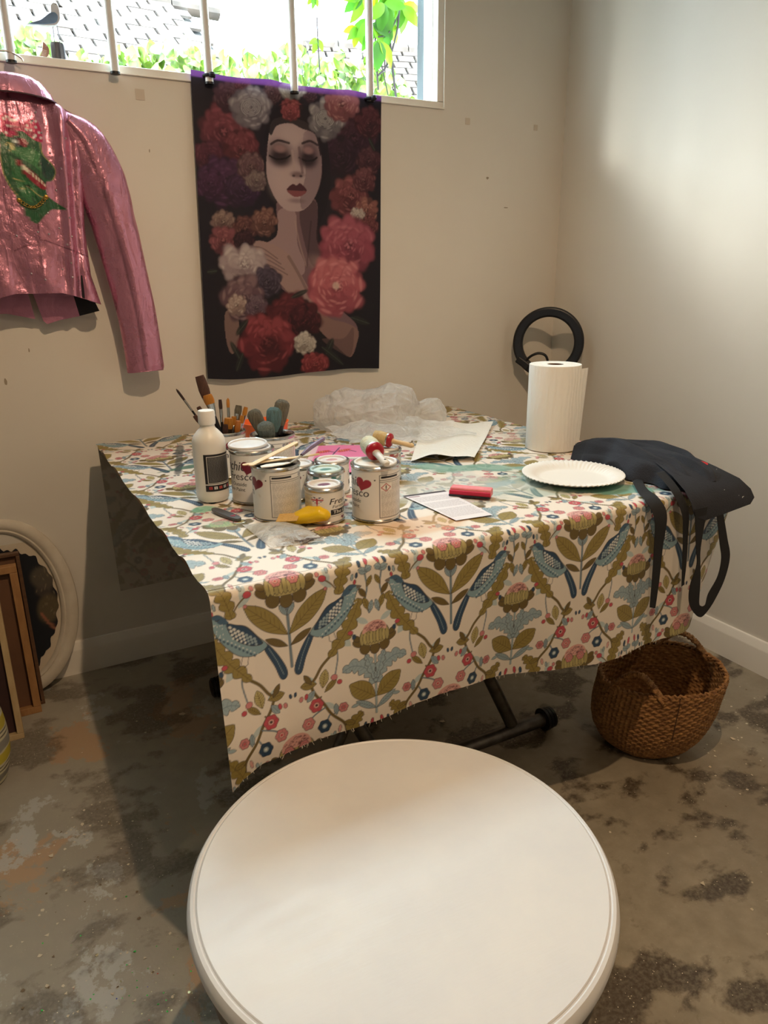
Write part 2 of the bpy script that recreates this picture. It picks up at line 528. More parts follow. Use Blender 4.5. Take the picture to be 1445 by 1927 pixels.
tr = t.nodes.new('ShaderNodeBsdfTransparent'); tr.inputs[0].default_value = (.96, .985, .97, 1)
gl = t.nodes.new('ShaderNodeBsdfGlossy'); gl.inputs['Roughness'].default_value = .02
lw_ = t.nodes.new('ShaderNodeLayerWeight'); lw_.inputs[0].default_value = .5
pw = t.nodes.new('ShaderNodeMath'); pw.operation = 'POWER'; pw.inputs[1].default_value = 5.0; t.links.new(lw_.outputs['Facing'], pw.inputs[0])
fr = t.nodes.new('ShaderNodeMath'); fr.operation = 'MULTIPLY_ADD'; fr.inputs[1].default_value = .7; fr.inputs[2].default_value = .03; t.links.new(pw.outputs[0], fr.inputs[0])
mx = t.nodes.new('ShaderNodeMixShader')
t.links.new(fr.outputs[0], mx.inputs[0]); t.links.new(tr.outputs[0], mx.inputs[1]); t.links.new(gl.outputs[0], mx.inputs[2])
t.links.new(mx.outputs[0], t.nodes['Material Output'].inputs[0])
wpart('pane', [((WX0 + T, .074, WZ0 + T), (WX1 - T - .006, .077, WZ1 - .04))], m_glass, 0)
bar_xs = [-2.295, -2.048, -1.798, -1.553, -1.303, -1.051, -.802]
for x in bar_xs:
    b = MB().tube([(x + ox, -.024, -.002), (x + ox, -.024, WZ1 - WZ0 - .02)], .0112, 16).build('bar', m_bar, win)
    MB().tube([(x + ox, -.024, -.006), (x + ox, -.024, -.0005)], .0125, 16).build('ferrule', m_black, b)
    MB().tube([(x + ox, -.014, WZ1 - WZ0 - .03), (x + ox, .0, WZ1 - WZ0 - .03)], .006, 8).build('bracket', m_bar, b)
    MB().tube([(x + ox, -.02, .01), (x + ox, .002, .01)], .004, 8).build('bracket', m_bar, b)

# ---- ceiling spotlamps: the room's warm lamp, and an added fill lamp behind the viewer
m_bulb = bpy.data.materials.new('lamp_glow'); m_bulb.use_nodes = True
bb = m_bulb.node_tree.nodes['Principled BSDF']; bb.inputs['Emission Color'].default_value = (*LAMP_COL, 1); bb.inputs['Emission Strength'].default_value = 20
m_fix = mat('brushed_steel_fitting', C(190, 188, 182), .3, 1.0)
def ceiling_lamp(pos, power, label):
    th = thing('ceiling_lamp', (pos[0], pos[1], ZC), label, 'lamp', 'ceiling lamps over the work table')
    MB().lathe([(.06, 0), (.06, -.012), (.05, -.018), (.012, -.02), (.012, -.035)], 24).build('rose', m_fix, th)
    MB().lathe([(.018, -.035), (.03, -.045), (.045, -.085), (.043, -.085), (.026, -.05)], 24, cap=False).build('shade', m_fix, th)
    MB().lathe([(.0001, -.0555), (.02, -.056), (.028, -.066), (.02, -.078), (.0001, -.081)], 20, cap=False).build('bulb', m_bulb, th)
    ld = bpy.data.lights.new('lamp_light', 'SPOT'); ld.energy = power; ld.color = LAMP_COL; ld.shadow_soft_size = .018; ld.spot_size = math.radians(168); ld.spot_blend = .6
    lo = bpy.data.objects.new('lamp_light', ld); COL.objects.link(lo); lo.parent = th; lo.location = (0, 0, -.115)
ceiling_lamp(LAMP_POS, LAMP_W, 'steel ceiling spotlamp above the front of the work table')
ceiling_lamp(FILL_LAMP_POS, FILL_LAMP_W, 'added steel fill spotlamp on the ceiling behind the viewer')
# ================================================================== work table and its printed cloth
TXL, TXR, TYB, TYF, TZ = -1.731, -0.521, -0.10, -1.264, 0.738   # cloth top surface
m_steel = noisy('dull_grey_steel', C(110, 106, 100), C(84, 80, 76), 30, .38, metal=.85)
m_board = mat('table_board', C(120, 92, 62), .6)
tb = thing('folding_table', ((TXL + TXR) / 2, (TYB + TYF) / 2, 0), 'grey steel framed folding table hidden under a bird print cloth', 'table')
cx0, cy0 = tb.location.x, tb.location.y
hx, hy = (TXR - TXL) / 2 - .012, (TYB - TYF) / 2 - .012
MB().box((0, 0, TZ - .018), (2 * hx, 2 * hy, .026)).build('table_top', m_board, tb, False, bevel=.006)
MB().box2((-hx + .12, -.36, TZ - .075), (hx - .12, -.33, TZ - .0315)).build('rail', m_steel, tb, False)
MB().box2((-hx + .12, .33, TZ - .075), (hx - .12, .36, TZ - .0315)).build('rail', m_steel, tb, False)
for yy, sgn in ((-.96 - cy0, 1), (-.36 - cy0, 1)):
    fx0, fx1 = -1.50 - cx0, -.79 - cx0
    ft = MB().tube([(fx0, yy, .032), (fx1, yy, .032)], .0185, 20).build('foot_bar', m_steel, tb)
    for fx, d in ((fx0, -1), (fx1, 1)):
        cap = MB()
        for k in range(3):
            cap.tube([(fx + d * (.001 + .011 * k), yy, .032), (fx + d * (.009 + .011 * k), yy, .032)], .0310 - .001 * k, 20)
        cap.tube([(fx, yy, .032), (fx + d * .034, yy, .032)], .025, 16)
        cap.build('foot_cap', m_black, ft)
    for lx in (-.895 - cx0, -1.275 - cx0):
        MB().tube([(lx, yy, .055), (lx - .30, yy, TZ - .07)], .0165, 18).build('leg', m_steel, tb)
    MB().tube([(fx0 + .05, yy, .055), (fx0 + .35, yy, TZ - .07)], .011, 14).build('brace', m_steel, tb)

# ---- the printed pattern, one repeat (0.31 x 0.305 m)
TW, TH = 850, 830
cream = s2l((236, 226, 214)); olive = s2l((150, 132, 70)); olive_d = s2l((110, 92, 48)); olive_y = s2l((188, 174, 116))
bluegr = s2l((158, 178, 186)); bluegr_d = s2l((112, 132, 146)); navy = s2l((44, 72, 100)); navy_l = s2l((70, 100, 126))
rose = s2l((206, 132, 134)); red = s2l((196, 78, 92)); blush = s2l((222, 170, 162)); ink = s2l((62, 52, 50)); birdb = s2l((134, 164, 176)); white_ = s2l((228, 230, 226))
cv = Canvas(TW, TH, cream, wrap=True)

def both(fn, pts, *a, **k):
    fn([(x, y) for x, y in pts], *a, **k); fn([(-x, y) for x, y in pts], *a, **k)
def blob(pts, col, out=3.0, n=6, sharp=False):
    q = pts if sharp else spline(pts, n)
    both(cv.poly, q, col)
    if out: both(cv.line, q + q[:1], out * .95, ink, .85)
def disc(x, y, rx, ry, col, rot=0., out=3.0):
    q = [(x + rx * math.cos(a) * math.cos(rot) - ry * math.sin(a) * math.sin(rot), y + rx * math.cos(a) * math.sin(rot) + ry * math.sin(a) * math.cos(rot)) for a in np.linspace(0, 2 * PI, 19)[:-1]]
    blob(q, col, out, sharp=True)
def leaf(b, tp, w, col, vein=None, out=3.0, nv=5):
    b = np.array(b, float); tp = np.array(tp, float); d = tp - b; L = np.hypot(*d); d /= L; n = np.array([-d[1], d[0]])
    prof = [(0, .06), (.15, .5), (.35, .92), (.55, 1), (.75, .82), (.92, .36), (1, 0)]
    q = [tuple(b + d * L * t + n * w * .5 * h) for t, h in prof] + [tuple(b + d * L * t - n * w * .5 * h) for t, h in reversed(prof[:-1])]
    blob(q, col, out, 4)
    if vein is not None:
        both(cv.line, [tuple(b), tuple(b + d * L * .92)], 3.2, vein, .9)
        for k in range(nv):
            t = .18 + .62 * k / nv
            for s in (-1, 1):
                both(cv.line, [tuple(b + d * L * t), tuple(b + d * L * (t + .13) + n * s * w * .36)], 2.4, vein, .85)
def acanthus(path, w, col, dark, lobes=7, out=3.0):
    P = [np.array(q) for q in spline(path, 14, False)]; m = len(P)
    l1, l2 = [], []
    for i, q in enumerate(P):
        t = i / (m - 1); d = P[min(i + 1, m - 1)] - P[max(i - 1, 0)]; d = d / (np.hypot(*d) + 1e-9); n = np.array([-d[1], d[0]])
        env = (math.sin(PI * min(1, t * .92 + .08)) ** .6) * w * .5
        lob = .50 + .62 * abs(math.sin(PI * lobes * t)) ** .8
        sh = d * env * .35
        l1.append(tuple(q + n * env * lob - sh * 0)); l2.append(tuple(q - n * env * (.50 + .62 * abs(math.sin(PI * lobes * t + .6)) ** .8)))
    blob(l1 + l2[::-1], col, out, sharp=True)
    both(cv.line, [tuple(q) for q in P], 3.5, dark, .9)
    for i in range(4, m - 4, 5):
        d = P[i + 1] - P[i]; d = d / (np.hypot(*d) + 1e-9); n = np.array([-d[1], d[0]])
        for s in (-1, 1):
            both(cv.line, [tuple(P[i]), tuple(P[i] + d * w * .16 + n * s * w * .26)], 2.2, dark, .7)
def posy(x, y, r, col, mid, mid2):
    q = [(x + r * (1 + .07 * math.cos(6 * a)) * math.cos(a), y + r * (1 + .07 * math.cos(6 * a)) * math.sin(a)) for a in np.linspace(0, 2 * PI, 37)[:-1]]
    blob(q, col, 3, sharp=True)
    disc(x, y, r * .42, r * .42, mid, 0, 2); disc(x, y, r * .2, r * .2, mid2, 0, 0)
    for k in range(6):
        a = k * PI / 3 + .3
        both(cv.line, [(x + r * .5 * math.cos(a), y + r * .5 * math.sin(a)), (x + r * .85 * math.cos(a), y + r * .85 * math.sin(a))], 2, ink, .35)
def artichoke(cx, cy, s):
    """big protea head; drawn centred, symmetric"""
    for dx, dy, rx, ry, rt in ((98, 38, 42, 25, -.35), (62, 78, 33, 36, .3), (0, 90, 31, 35, 0), (112, 8, 24, 17, -.6)):
        for sg in ((-1, 1) if dx else (1,)):
            q = [(cx + s * (sg * dx + rx * math.cos(a) * math.cos(sg * rt) - ry * math.sin(a) * math.sin(sg * rt)), cy + s * (dy + rx * math.cos(a) * math.sin(sg * rt) + ry * math.sin(a) * math.cos(sg * rt))) for a in np.linspace(0, 2 * PI, 17)[:-1]]
            cv.poly(q, olive_d); cv.line(q + q[:1], 3, ink, .8)
    q = spline([(cx - s * 92, cy + s * 8), (cx - s * 70, cy - s * 38), (cx, cy - s * 52), (cx + s * 70, cy - s * 38), (cx + s * 92, cy + s * 8), (cx + s * 62, cy + s * 56), (cx, cy + s * 66), (cx - s * 62, cy + s * 56)], 6)
    cv.poly(q, olive_y); cv.line(q + q[:1], 3, ink, .7)
    for k in range(-4, 5):
        x = cx + s * k * 20
        pet = [(x - s * 11, cy + s * 40), (x - s * 13, cy + s * 5), (x, cy - s * 24), (x + s * 13, cy + s * 5), (x + s * 11, cy + s * 40), (x, cy + s * 58)]
        cv.poly(spline(pet, 4), olive_y * (1.0 if k % 2 else .84)); cv.line(spline(pet, 4), 3.0, ink, .8)
    q = spline([(cx - s * 74, cy - s * 12), (cx - s * 66, cy - s * 52), (cx - s * 24, cy - s * 76), (cx + s * 26, cy - s * 78), (cx + s * 66, cy - s * 52), (cx + s * 76, cy - s * 12), (cx + s * 36, cy - s * 24), (cx, cy - s * 14), (cx - s * 38, cy - s * 24)], 6)
    cv.poly(q, blush)
    rr = random.Random(3)
    for k in range(46):
        a = rr.uniform(-1, 1); b = rr.uniform(0, 1)
        x = cx + s * a * 62; y = cy - s * (22 + b * 44 * (1 - .5 * a * a))
        cv.line([(x - 5, y + 2), (x, y - 5), (x + 5, y + 2)], 2.8, s2l((128, 78, 82)), .85)

# soft grey-blue shadow leaves behind everything
for b_, t_, w_ in (((150, 330), (215, 395), 34), ((205, 360), (180, 300), 26), ((300, 705), (240, 640), 44), ((60, 800), (120, 850), 30), ((330, 575), (392, 610), 30), ((215, 1010), (160, 960), 26)):
    leaf(b_, t_, w_, s2l((190, 204, 204)), None, 0)
# vine stems
for pth, w_, c_ in (([(190, 734), (150, 770), (120, 815), (95, 850), (110, 900), (150, 960), (190, 1030), (250, 1093), (262, 1140)], 13, olive_d), ([(140, 924), (118, 960)], 7, olive_d), ([(160, 985), (100, 1010), (72, 1040)], 6, bluegr_d), ([(180, 1030), (152, 1080)], 6, bluegr_d), ([(205, 1030), (250, 1010)], 6, bluegr_d),
                   ([(400, 560), (380, 500), (392, 430), (383, 360), (396, 318)], 7, bluegr_d), ([(383, 360), (360, 320)], 5, bluegr_d), ([(250, 430), (215, 380), (172, 345)], 5, olive_d), ([(280, 620), (296, 636), (316, 656)], 4, bluegr_d), ([(225, 690), (232, 740), (222, 800), (212, 842)], 5, bluegr_d)):
    both(cv.line, spline(pth, 6, False), w_ + 3, ink, .55); both(cv.line, spline(pth, 6, False), w_, c_)
# acanthus sprays
acanthus([(350, 478), (322, 552), (280, 624), (232, 684), (186, 738)], 74, olive, olive_d, 6)
acanthus([(246, 436), (262, 372), (284, 312), (322, 256), (352, 236)], 70, olive, olive_d, 6)
# leaves on the lower vine
leaf((150, 880), (168, 790), 46, olive_y, olive_d); leaf((120, 850), (40, 842), 44, olive, olive_d); leaf((160, 905), (222, 850), 30, olive, olive_d)
leaf((108, 880), (70, 930), 34, bluegr, bluegr_d, 2.4); leaf((250, 1090), (308, 1110), 30, olive, olive_d)
leaf((95, 845), (60, 790), 26, olive_d, None); leaf((215, 1040), (212, 980), 26, bluegr, bluegr_d)
# twig leaves beside the B axis
for b_, t_, w_, c_ in (((390, 430), (416, 378), 24, olive), ((385, 480), (350, 430), 28, olive_d), ((398, 548), (372, 480), 30, olive), ((402, 560), (415, 500), 26, bluegr), ((395, 360), (350, 340), 34, bluegr), ((383, 350), (418, 336), 30, bluegr)):
    leaf(b_, t_, w_, c_, bluegr_d if c_ is bluegr else olive_d, 2.4, 3)
# motif A: stem, leaves, head
for off in (0,):
    cv.line([(0, 420), (3, 560), (6, 726)], 15, ink, .6); cv.line([(0, 420), (3, 560), (6, 726)], 11, bluegr_d)
leaf((6, 566), (192, 392), 84, olive, olive_d, 3.2, 6)
leaf((8, 622), (108, 566), 34, olive_d, None)
leaf((2, 478), (34, 424), 24, bluegr, bluegr_d)
artichoke(0, 318, 1.0)
# birds
bird = spline([(362, 421), (342, 412), (306, 404), (276, 426), (255, 460), (190, 482), (140, 542), (103, 586), (112, 606), (150, 622), (190, 622), (240, 600), (288, 548), (322, 490), (342, 440)], 6)
both(cv.line, [(216, 612), (228, 652), (246, 660)], 4, ink, .7); both(cv.line, [(190, 618), (196, 655), (214, 664)], 4, ink, .7)
tail = spline([(106, 582), (62, 640), (24, 716), (18, 758), (34, 776), (54, 764), (76, 700), (118, 606)], 6)
blob(tail, navy, 3, sharp=True)
both(cv.line, [(96, 610), (62, 680), (36, 752)], 3, bluegr, .7)
blob(bird, birdb, 3.4, sharp=True)
both(cv.poly, spline([(342, 414), (306, 404), (276, 426), (262, 452), (300, 446), (318, 424)], 5), navy_l)
both(cv.poly, [(366, 420), (338, 410), (340, 432)], s2l((120, 110, 100)))
both(cv.line, [(300, 425), (310, 430), (318, 426)], 3, ink)
wing = spline([(270, 452), (230, 466), (190, 484), (140, 546), (122, 578), (160, 580), (200, 562), (240, 530), (262, 494)], 6)
both(cv.poly, wing, navy); both(cv.line, wing + wing[:1], 3, ink)
rr = random.Random(5)
for k in range(7):
    for j in range(4):
        x = 258 - k * 17 - j * 3; y = 470 + k * 13 + j * 17 - k * j * .6
        if k > 4 and j > 2: continue
        for sg in (1, -1):
            cv.ell(sg * x, y, 8 - j * .8, 6, white_ if k < 4 else bluegr, sg * -.7, .92, .2)
for k in range(11):
    x = 322 - k * 16; y = 500 + k * 12.5
    for sg in (1, -1):
        cv.ell(sg * x, y, 5, 7, navy, sg * .6, .8, .2); cv.ell(sg * (x - 16), y + 2 - k * .4, 3, 5, white_, sg * .6, .7, .2)
for k in range(16):
    x = rr.uniform(290, 336); y = rr.uniform(438, 500)
    for sg in (1, -1): cv.ell(sg * x, y, 2.5, 4, white_, 0, .7, .3)
# motif B on the half-repeat axis
def half(fn):
    """draw a symmetric group about x = 425"""
    fn()
cv.line([(425, 770), (425, 900), (424, 1090)], 14, ink, .6); cv.line([(425, 770), (425, 900), (424, 1090)], 10, bluegr)
acanthus([(418, 930), (398, 868), (352, 826), (300, 812), (252, 830)], 78, bluegr, bluegr_d, 5)
acanthus([(422, 905), (404, 850), (388, 800), (372, 770)], 44, bluegr, bluegr_d, 4)
leaf((420, 1000), (286, 904), 96, olive, olive_d, 3.2, 5)
leaf((422, 1064), (316, 1000), 34, bluegr, bluegr_d); leaf((336, 1016), (290, 1024), 18, bluegr, None, 2)
artichoke(425, 672, .84); artichoke(-425, 672, .84)
# posies, buds and berries
posy(115, 960, 35, red, blush, ink); posy(70, 1042, 31, rose, blush, red); posy(151, 1082, 33, navy, bluegr, white_); posy(250, 1010, 24, rose, rose * .8, red)
posy(40, 1142, 26, rose, blush, red)
for x, y, rx, ry, c_ in ((210, 842, 17, 15, rose), (236, 872, 13, 12, red), (172, 345, 19, 15, red), (150, 322, 10, 12, rose), (360, 312, 9, 20, navy), (397, 304, 9, 22, red), (300, 640, 14, 11, red), (318, 665, 10, 13, navy), (40, 905, 10, 14, rose), (66, 900, 9, 15, red), (12, 870, 7, 12, navy), (228, 1118, 8, 20, blush), (200, 1140, 8, 16, bluegr), (185, 395, 9, 9, rose), (318, 370, 7, 16, bluegr), (340, 365, 7, 14, navy), (330, 395, 7, 12, red)):
    disc(x, y, rx, ry, c_, .2, 2.4)
cv.a = np.clip(cv.a, 0, 1); cv.blur(1)
cvb = Canvas(TW, TH, cream, wrap=True); cvb.a = cv.a.copy(); cvb.blur(3)

PX0 = -1.611          # x of a flower axis
def cloth_print(x, v, coarse=False):
    """x along the front edge, v metres down from the front table edge"""
    X = (x - PX0) / .310 * TW
    Y = v / .305 * TH + 318
    return (cvb if coarse else cv).sample(X, Y)

m_cloth = printed('printed_cotton', .52, .5, 900)
cl = thing('tablecloth', (0, 0, 0), 'cream cotton tablecloth printed with blue birds, olive leaves and pink flowers', 'tablecloth')
cl.location = ((TXL + TXR) / 2, (TYB + TYF) / 2, TZ)
off = np.array([cl.location.x, cl.location.y, cl.location.z])
RE = .014
def stains(x, y, c):
    P = np.stack([x, y], -1)
    def lay(c, cx, cy, rx, ry, col, dens, seed, sc=22, hard=.1, rot=0.):
        dx, dy = x - cx, y - cy
        u = (dx * math.cos(rot) + dy * math.sin(rot)) / rx; w = (-dx * math.sin(rot) + dy * math.cos(rot)) / ry
        d = np.hypot(u, w)
        n = fbm(P, sc, seed, 4)
        a = np.clip((1.15 - d + (n - .5) * 1.5) / hard * .25, 0, 1) * dens
        return c * (1 - a[..., None]) + np.asarray(s2l(col)) * a[..., None]
    c = lay(c, -.95, -.86, .22, .035, (122, 168, 152), .85, 1, 24, .1, -.55)
    c = lay(c, -.86, -1.02, .20, .10, (150, 178, 164), .55, 2, 16)
    c = lay(c, -.98, -1.00, .05, .02, (40, 140, 160), .8, 3, 40)
    c = lay(c, -1.12, -.98, .16, .12, (205, 208, 202), .6, 4, 14)
    c = lay(c, -.80, -1.16, .13, .03, (112, 165, 150), .9, 5, 20, .08, -.5)
    c = lay(c, -1.50, -.47, .15, .012, (64, 120, 96), .9, 6, 24, .1, .22)
    c = lay(c, -1.40, -.42, .012, .14, (56, 96, 84), .8, 7, 22, .1, .1)
    c = lay(c, -1.56, -.36, .01, .16, (60, 70, 70), .8, 8, 22, .1, -.25)
    c = lay(c, -1.42, -.25, .16, .008, (54, 60, 62), .8, 9, 24, .1, .5)
    c = lay(c, -1.62, -.84, .03, .02, (120, 190, 160), .8, 10, 30)
    c = lay(c, -1.50, -.86, .06, .05, (206, 160, 120), .7, 11, 20)
    c = lay(c, -1.62, -.955, .03, .02, (140, 190, 150), .5, 12, 30)
    c = lay(c, -1.44, -.98, .10, .07, (140, 122, 92), .45, 13, 18)
    c = lay(c, -1.28, -1.15, .12, .04, (226, 176, 120), .45, 14, 18)
    c = lay(c, -.62, -.6, .1, .1, (200, 190, 170), .4, 15, 18)
    return c
# top sheet
nx, ny = 520, 420
X = np.linspace(TXL, TXR - RE, nx); Yv = np.linspace(TYB + RE, TYF + RE, ny)
XX, YY = np.meshgrid(X, Yv)
col = cloth_print(XX, (TYF - YY) * 1.0 + 0.004, True)
col = stains(XX, YY, col)
# ripples along the unhemmed left edge
ledge = np.exp(-(XX - TXL) / .07)
Z = ledge * (.006 * np.sin(YY * 34 + 3 * np.sin(YY * 5)) * np.clip((YY - TYF) / .1, 0, 1) * np.clip((TYB - YY) / .05, 0, 1) + 0)
Z = Z + .0015 * (fbm(np.stack([XX, YY], -1), 9, 3) - .5) * np.clip((TYB - YY) / .05, 0, 1)
Z = np.maximum(Z, -.003)
XX2 = XX.copy(); e0 = XX < TXL + .03
fast_grid('top_sheet', np.stack([XX2, YY, TZ + Z], -1) - off, m_cloth, col, cl, flip=True)
# front fall that turns the right corner and hangs down the right side
perim = []   # (kind, s)
ns, nd = 900, 330
DROP = .335
Lf = (TXR - RE) - TXL
s_arr = np.concatenate([np.linspace(0, Lf, 760), Lf + np.linspace(0.002, .62, 180)])
d_arr = np.linspace(0, DROP + RE * .57, nd)
S, D = np.meshgrid(s_arr, d_arr)
hem_s = np.array([0, .02, .05, .30, .43, .80, 1.12, 1.9]); hem_d = np.array([.338, .325, .315, .312, .300, .345, .335, .330])
hem = np.interp(S, hem_s, hem_d) + .0035 * (fbm(np.stack([S, S * 0], -1), 60, 5) - .5)
dd = D / d_arr[-1] * hem                        # true cloth distance down the fall
arc = RE * PI / 2
th = np.clip(dd / arc, 0, 1) * PI / 2
out = np.where(dd < arc, RE * np.sin(th), RE)  # outward from inset edge
down = np.where(dd < arc, RE * (1 - np.cos(th)), RE + dd - arc)
tq = np.clip(down / DROP, 0, 1)
fold = tq ** 1.3 * (.010 * np.sin(S * 7.5 + .6) + .006 * np.sin(S * 17 + 1) + .004 * np.sin(S * 31)) + .004 * tq
fold = np.where(S < .06, fold + (.06 - S) * .35 * tq, fold)
# corner: plan path with a radius that grows towards the hem
rc = .012 + .17 * tq ** 1.15
Sx = S - (Lf - rc * 1.0)
ang = np.clip(Sx / np.maximum(rc * PI / 2 * 1.0, 1e-4), 0, 1) * PI / 2
bx = np.where(Sx < 0, TXL + S, (TXR - RE - rc) + (rc) * np.sin(ang)); by = np.where(Sx < 0, TYF + RE, (TYF + RE + rc) - rc * np.cos(ang))
over = np.maximum(Sx - rc * PI / 2, 0)
by = by + over
nxn = np.where(Sx < 0, 0, np.sin(ang)); nyn = np.where(Sx < 0, -1, -np.cos(ang))
o_ = out + fold
PXs = bx + nxn * o_; PYs = by + nyn * o_; PZs = TZ - down
# the fall leans in slightly under the right corner
lean = np.clip((S - 1.0) / .25, 0, 1) * tq * .02
PXs = PXs - lean
colf = cloth_print(TXL + S, dd - arc * .5)
fast_grid('front_fall', np.stack([PXs, PYs, PZs], -1) - off, m_cloth, colf, cl, flip=True)
# frayed threads along the cut hem
fr_ = MB(); rr = random.Random(9)
for k in range(70):
    i = rr.randrange(0, 760)
    p = Vector((PXs[-1, i], PYs[-1, i], PZs[-1, i])) - Vector(off)
    L = rr.uniform(.002, .008) * (2 if rr.random() < .08 else 1)
    dx = rr.uniform(-.6, .6) * L
    q = p + Vector((dx, -.001, -L))
    fr_.add([p + Vector((-.0004, 0, .001)), p + Vector((.0004, 0, .001)), q + Vector((.0003, 0, 0)), q + Vector((-.0003, 0, 0))], [(0, 1, 2, 3)])
fr_.build('frayed_threads', mat('cotton_thread', C(228, 220, 204), .8), cl, False)['kind'] = 'stuff'
# back fall between table and wall: its plain reverse faces the room
S2, D2 = np.meshgrid(np.linspace(0, TXR - TXL - .02, 260), np.linspace(0, .475, 120))
t2 = D2 / .475
colb = cloth_print(TXL + S2, D2 * -1 + (TYF - TYB), True)
colb = colb * .22 + np.asarray(s2l((196, 190, 180))) * .58
arc2 = np.clip(D2 / arc, 0, 1) * PI / 2
yb = TYB - 0 + np.where(D2 < arc, RE * np.sin(arc2) - RE, 0) + RE * 0 + .02 * t2 + .008 * np.sin(S2 * 9) * t2
zb = TZ - np.where(D2 < arc, RE * (1 - np.cos(arc2)), RE + D2 - arc)
fast_grid('back_fall', np.stack([TXL + .004 + S2 + .012 * t2, np.minimum(yb + .012, -.022), zb], -1) - off, m_cloth, colb, cl)
# ================================================================== outside the window
m_tile = noisy('weathered_clay_tile', C(92, 78, 70), C(62, 54, 50), 9, .85)
m_batten = mat('roof_underlay', C(28, 26, 26), .9)
m_brickw = noisy('pale_render_wall', C(150, 144, 138), C(132, 126, 120), 4, .9)
random.seed(21)
def tiled_roof(name, origin, along, upslope, nc, nr, label, tw=.21, ex=.155, ext=0):
    """origin: lower left corner; along / upslope: unit vectors"""
    a = Vector(along).normalized(); u = Vector(upslope).normalized(); n = a.cross(u).normalized()
    if n.z < 0: n = -n
    th = thing(name, origin, label, 'roof')
    M = Matrix((a, u, n)).transposed()
    base = MB().box((nc * tw / 2, nr * ex / 2 + .03, -.03), (nc * tw + .2, nr * ex + .12, .03)).xf(M.to_4x4()).build('roof_deck', m_batten, th, False)
    proto = MB().box((0, 0, 0), (tw - .020, ex - .028, .020))
    me = None
    for r in range(nr):
        for c in range(nc):
            o = None
            if me is None:
                o = proto.build('tile', m_tile, th, False); me = o.data
            else:
                o = bpy.data.objects.new('tile', me); COL.objects.link(o); o.parent = th
            p = a * ((c + .5 + (.5 if r % 2 else 0)) * tw) + u * ((r + .5) * ex) + n * (.012 + random.uniform(-.003, .004))
            o.location = p
            R = M @ Matrix.Rotation(math.radians(3.0 + random.uniform(-1, 1)), 3, 'X') @ Matrix.Rotation(random.uniform(-.03, .03), 3, 'Z')
            o.rotation_euler = R.to_euler()
    if ext:      # the roof runs on to the left, too far aside to count its tiles
        MB().box((-ext * tw / 2, nr * ex / 2 + .03, -.03), (ext * tw, nr * ex + .12, .03)).xf(M.to_4x4()).build('roof_deck', m_batten, th, False)
        mm = MB()
        for r in range(nr):
            for c in range(-ext, 0):
                q = MB().box((0, 0, 0), (tw - .012, ex + .05, .014), Matrix.Rotation(math.radians(5.5), 3, 'X')); x_ = (c + .5 + (.5 if r % 2 else 0)) * tw; y_ = (r + .5) * ex
                mm.add([(p[0] + x_, p[1] + y_, p[2] + .012) for p in q.v], q.f)
        mm.xf(M.to_4x4()).build('far_tiles', m_tile, th, False)['kind'] = 'stuff'
        rl_ = MB()
        for c in range(-ext // 2, 0):
            p0 = a * (c * tw * 2) + u * (nr * ex + .02); rl_.tube([p0, p0 + a * (tw * 2 - .01)], .07, 10, flat=.8)
        rl_.build('ridge', m_tile, th)
    # ridge
    rg = MB()
    for c in range(nc // 2 + 1):
        p0 = a * (c * tw * 2) + u * (nr * ex + .02); rg.tube([p0, p0 + a * (tw * 2 - .01)], .07, 10, flat=.8)
    rg.build('ridge', m_tile, th)
    return th
tiled_roof('tiled_roof', (-3.1, 2.55, 2.14), (1, .06, .0), (0, .86, .50), 14, 15, 'clay tiled roof seen through the window behind the gull', ext=44)
MB_ = MB().box2((-12.4, 2.75, -1), (-.2, 2.95, 2.15)).build('garden_wall', m_brickw, None, False)
tag(MB_, 'pale rendered wall under the tiled roof outside', 'wall')
tiled_roof('low_tiled_roof', (.62, 3.3, 2.42), (1, -.25, 0), (.10, .80, .56), 10, 8, 'smaller tiled roof seen through the creeper stems', .15, .12)
g = MB().box2((-12, .3, -.3), (12, 14, -.05)).build('garden_ground', noisy('garden_soil', C(90, 86, 66), C(76, 74, 58), 3, .95), None, False); tag(g, 'garden ground outside below the window', 'ground')

m_leaf = mat('creeper_leaf', C(92, 142, 34), .45, spec=.4)
t = NT(m_leaf); oi = t.new('ShaderNodeObjectInfo')
lc = t.ramp(oi.outputs['Random'], [(0, C(56, 110, 30)), (.6, C(92, 148, 24)), (1, C(136, 172, 20))])
t.col(lc); out = t.N['Material Output']; tl = t.new('ShaderNodeBsdfTranslucent'); t.link(lc, tl.inputs[0])
mx = t.new('ShaderNodeMixShader'); mx.inputs[0].default_value = .5; t.link(t.b.outputs[0], mx.inputs[1]); t.link(tl.outputs[0], mx.inputs[2]); t.link(mx.outputs[0], out.inputs[0])
m_stem = mat('creeper_stem', C(52, 43, 48), .8)
m_ivy = noisy('ivy_leaf', C(62, 98, 42), C(128, 150, 50), 30, .5)

def leaf_mesh(L=.09, W=.042):
    pr = [(0, .0), (.1, .5), (.3, .95), (.55, 1), (.8, .6), (1, 0)]
    vs_ = []; fs = []
    for i, (u, h) in enumerate(pr):
        dz = -.10 * L * (u - .3) ** 2 * 4
        vs_ += [(-W / 2 * h, u * L, dz + .12 * W * h), (0, u * L, dz), (W / 2 * h, u * L, dz + .12 * W * h)]
    for i in range(len(pr) - 1):
        fs += [(i * 3, i * 3 + 1, i * 3 + 4, i * 3 + 3), (i * 3 + 1, i * 3 + 2, i * 3 + 5, i * 3 + 4)]
    return MB().add(vs_, fs)
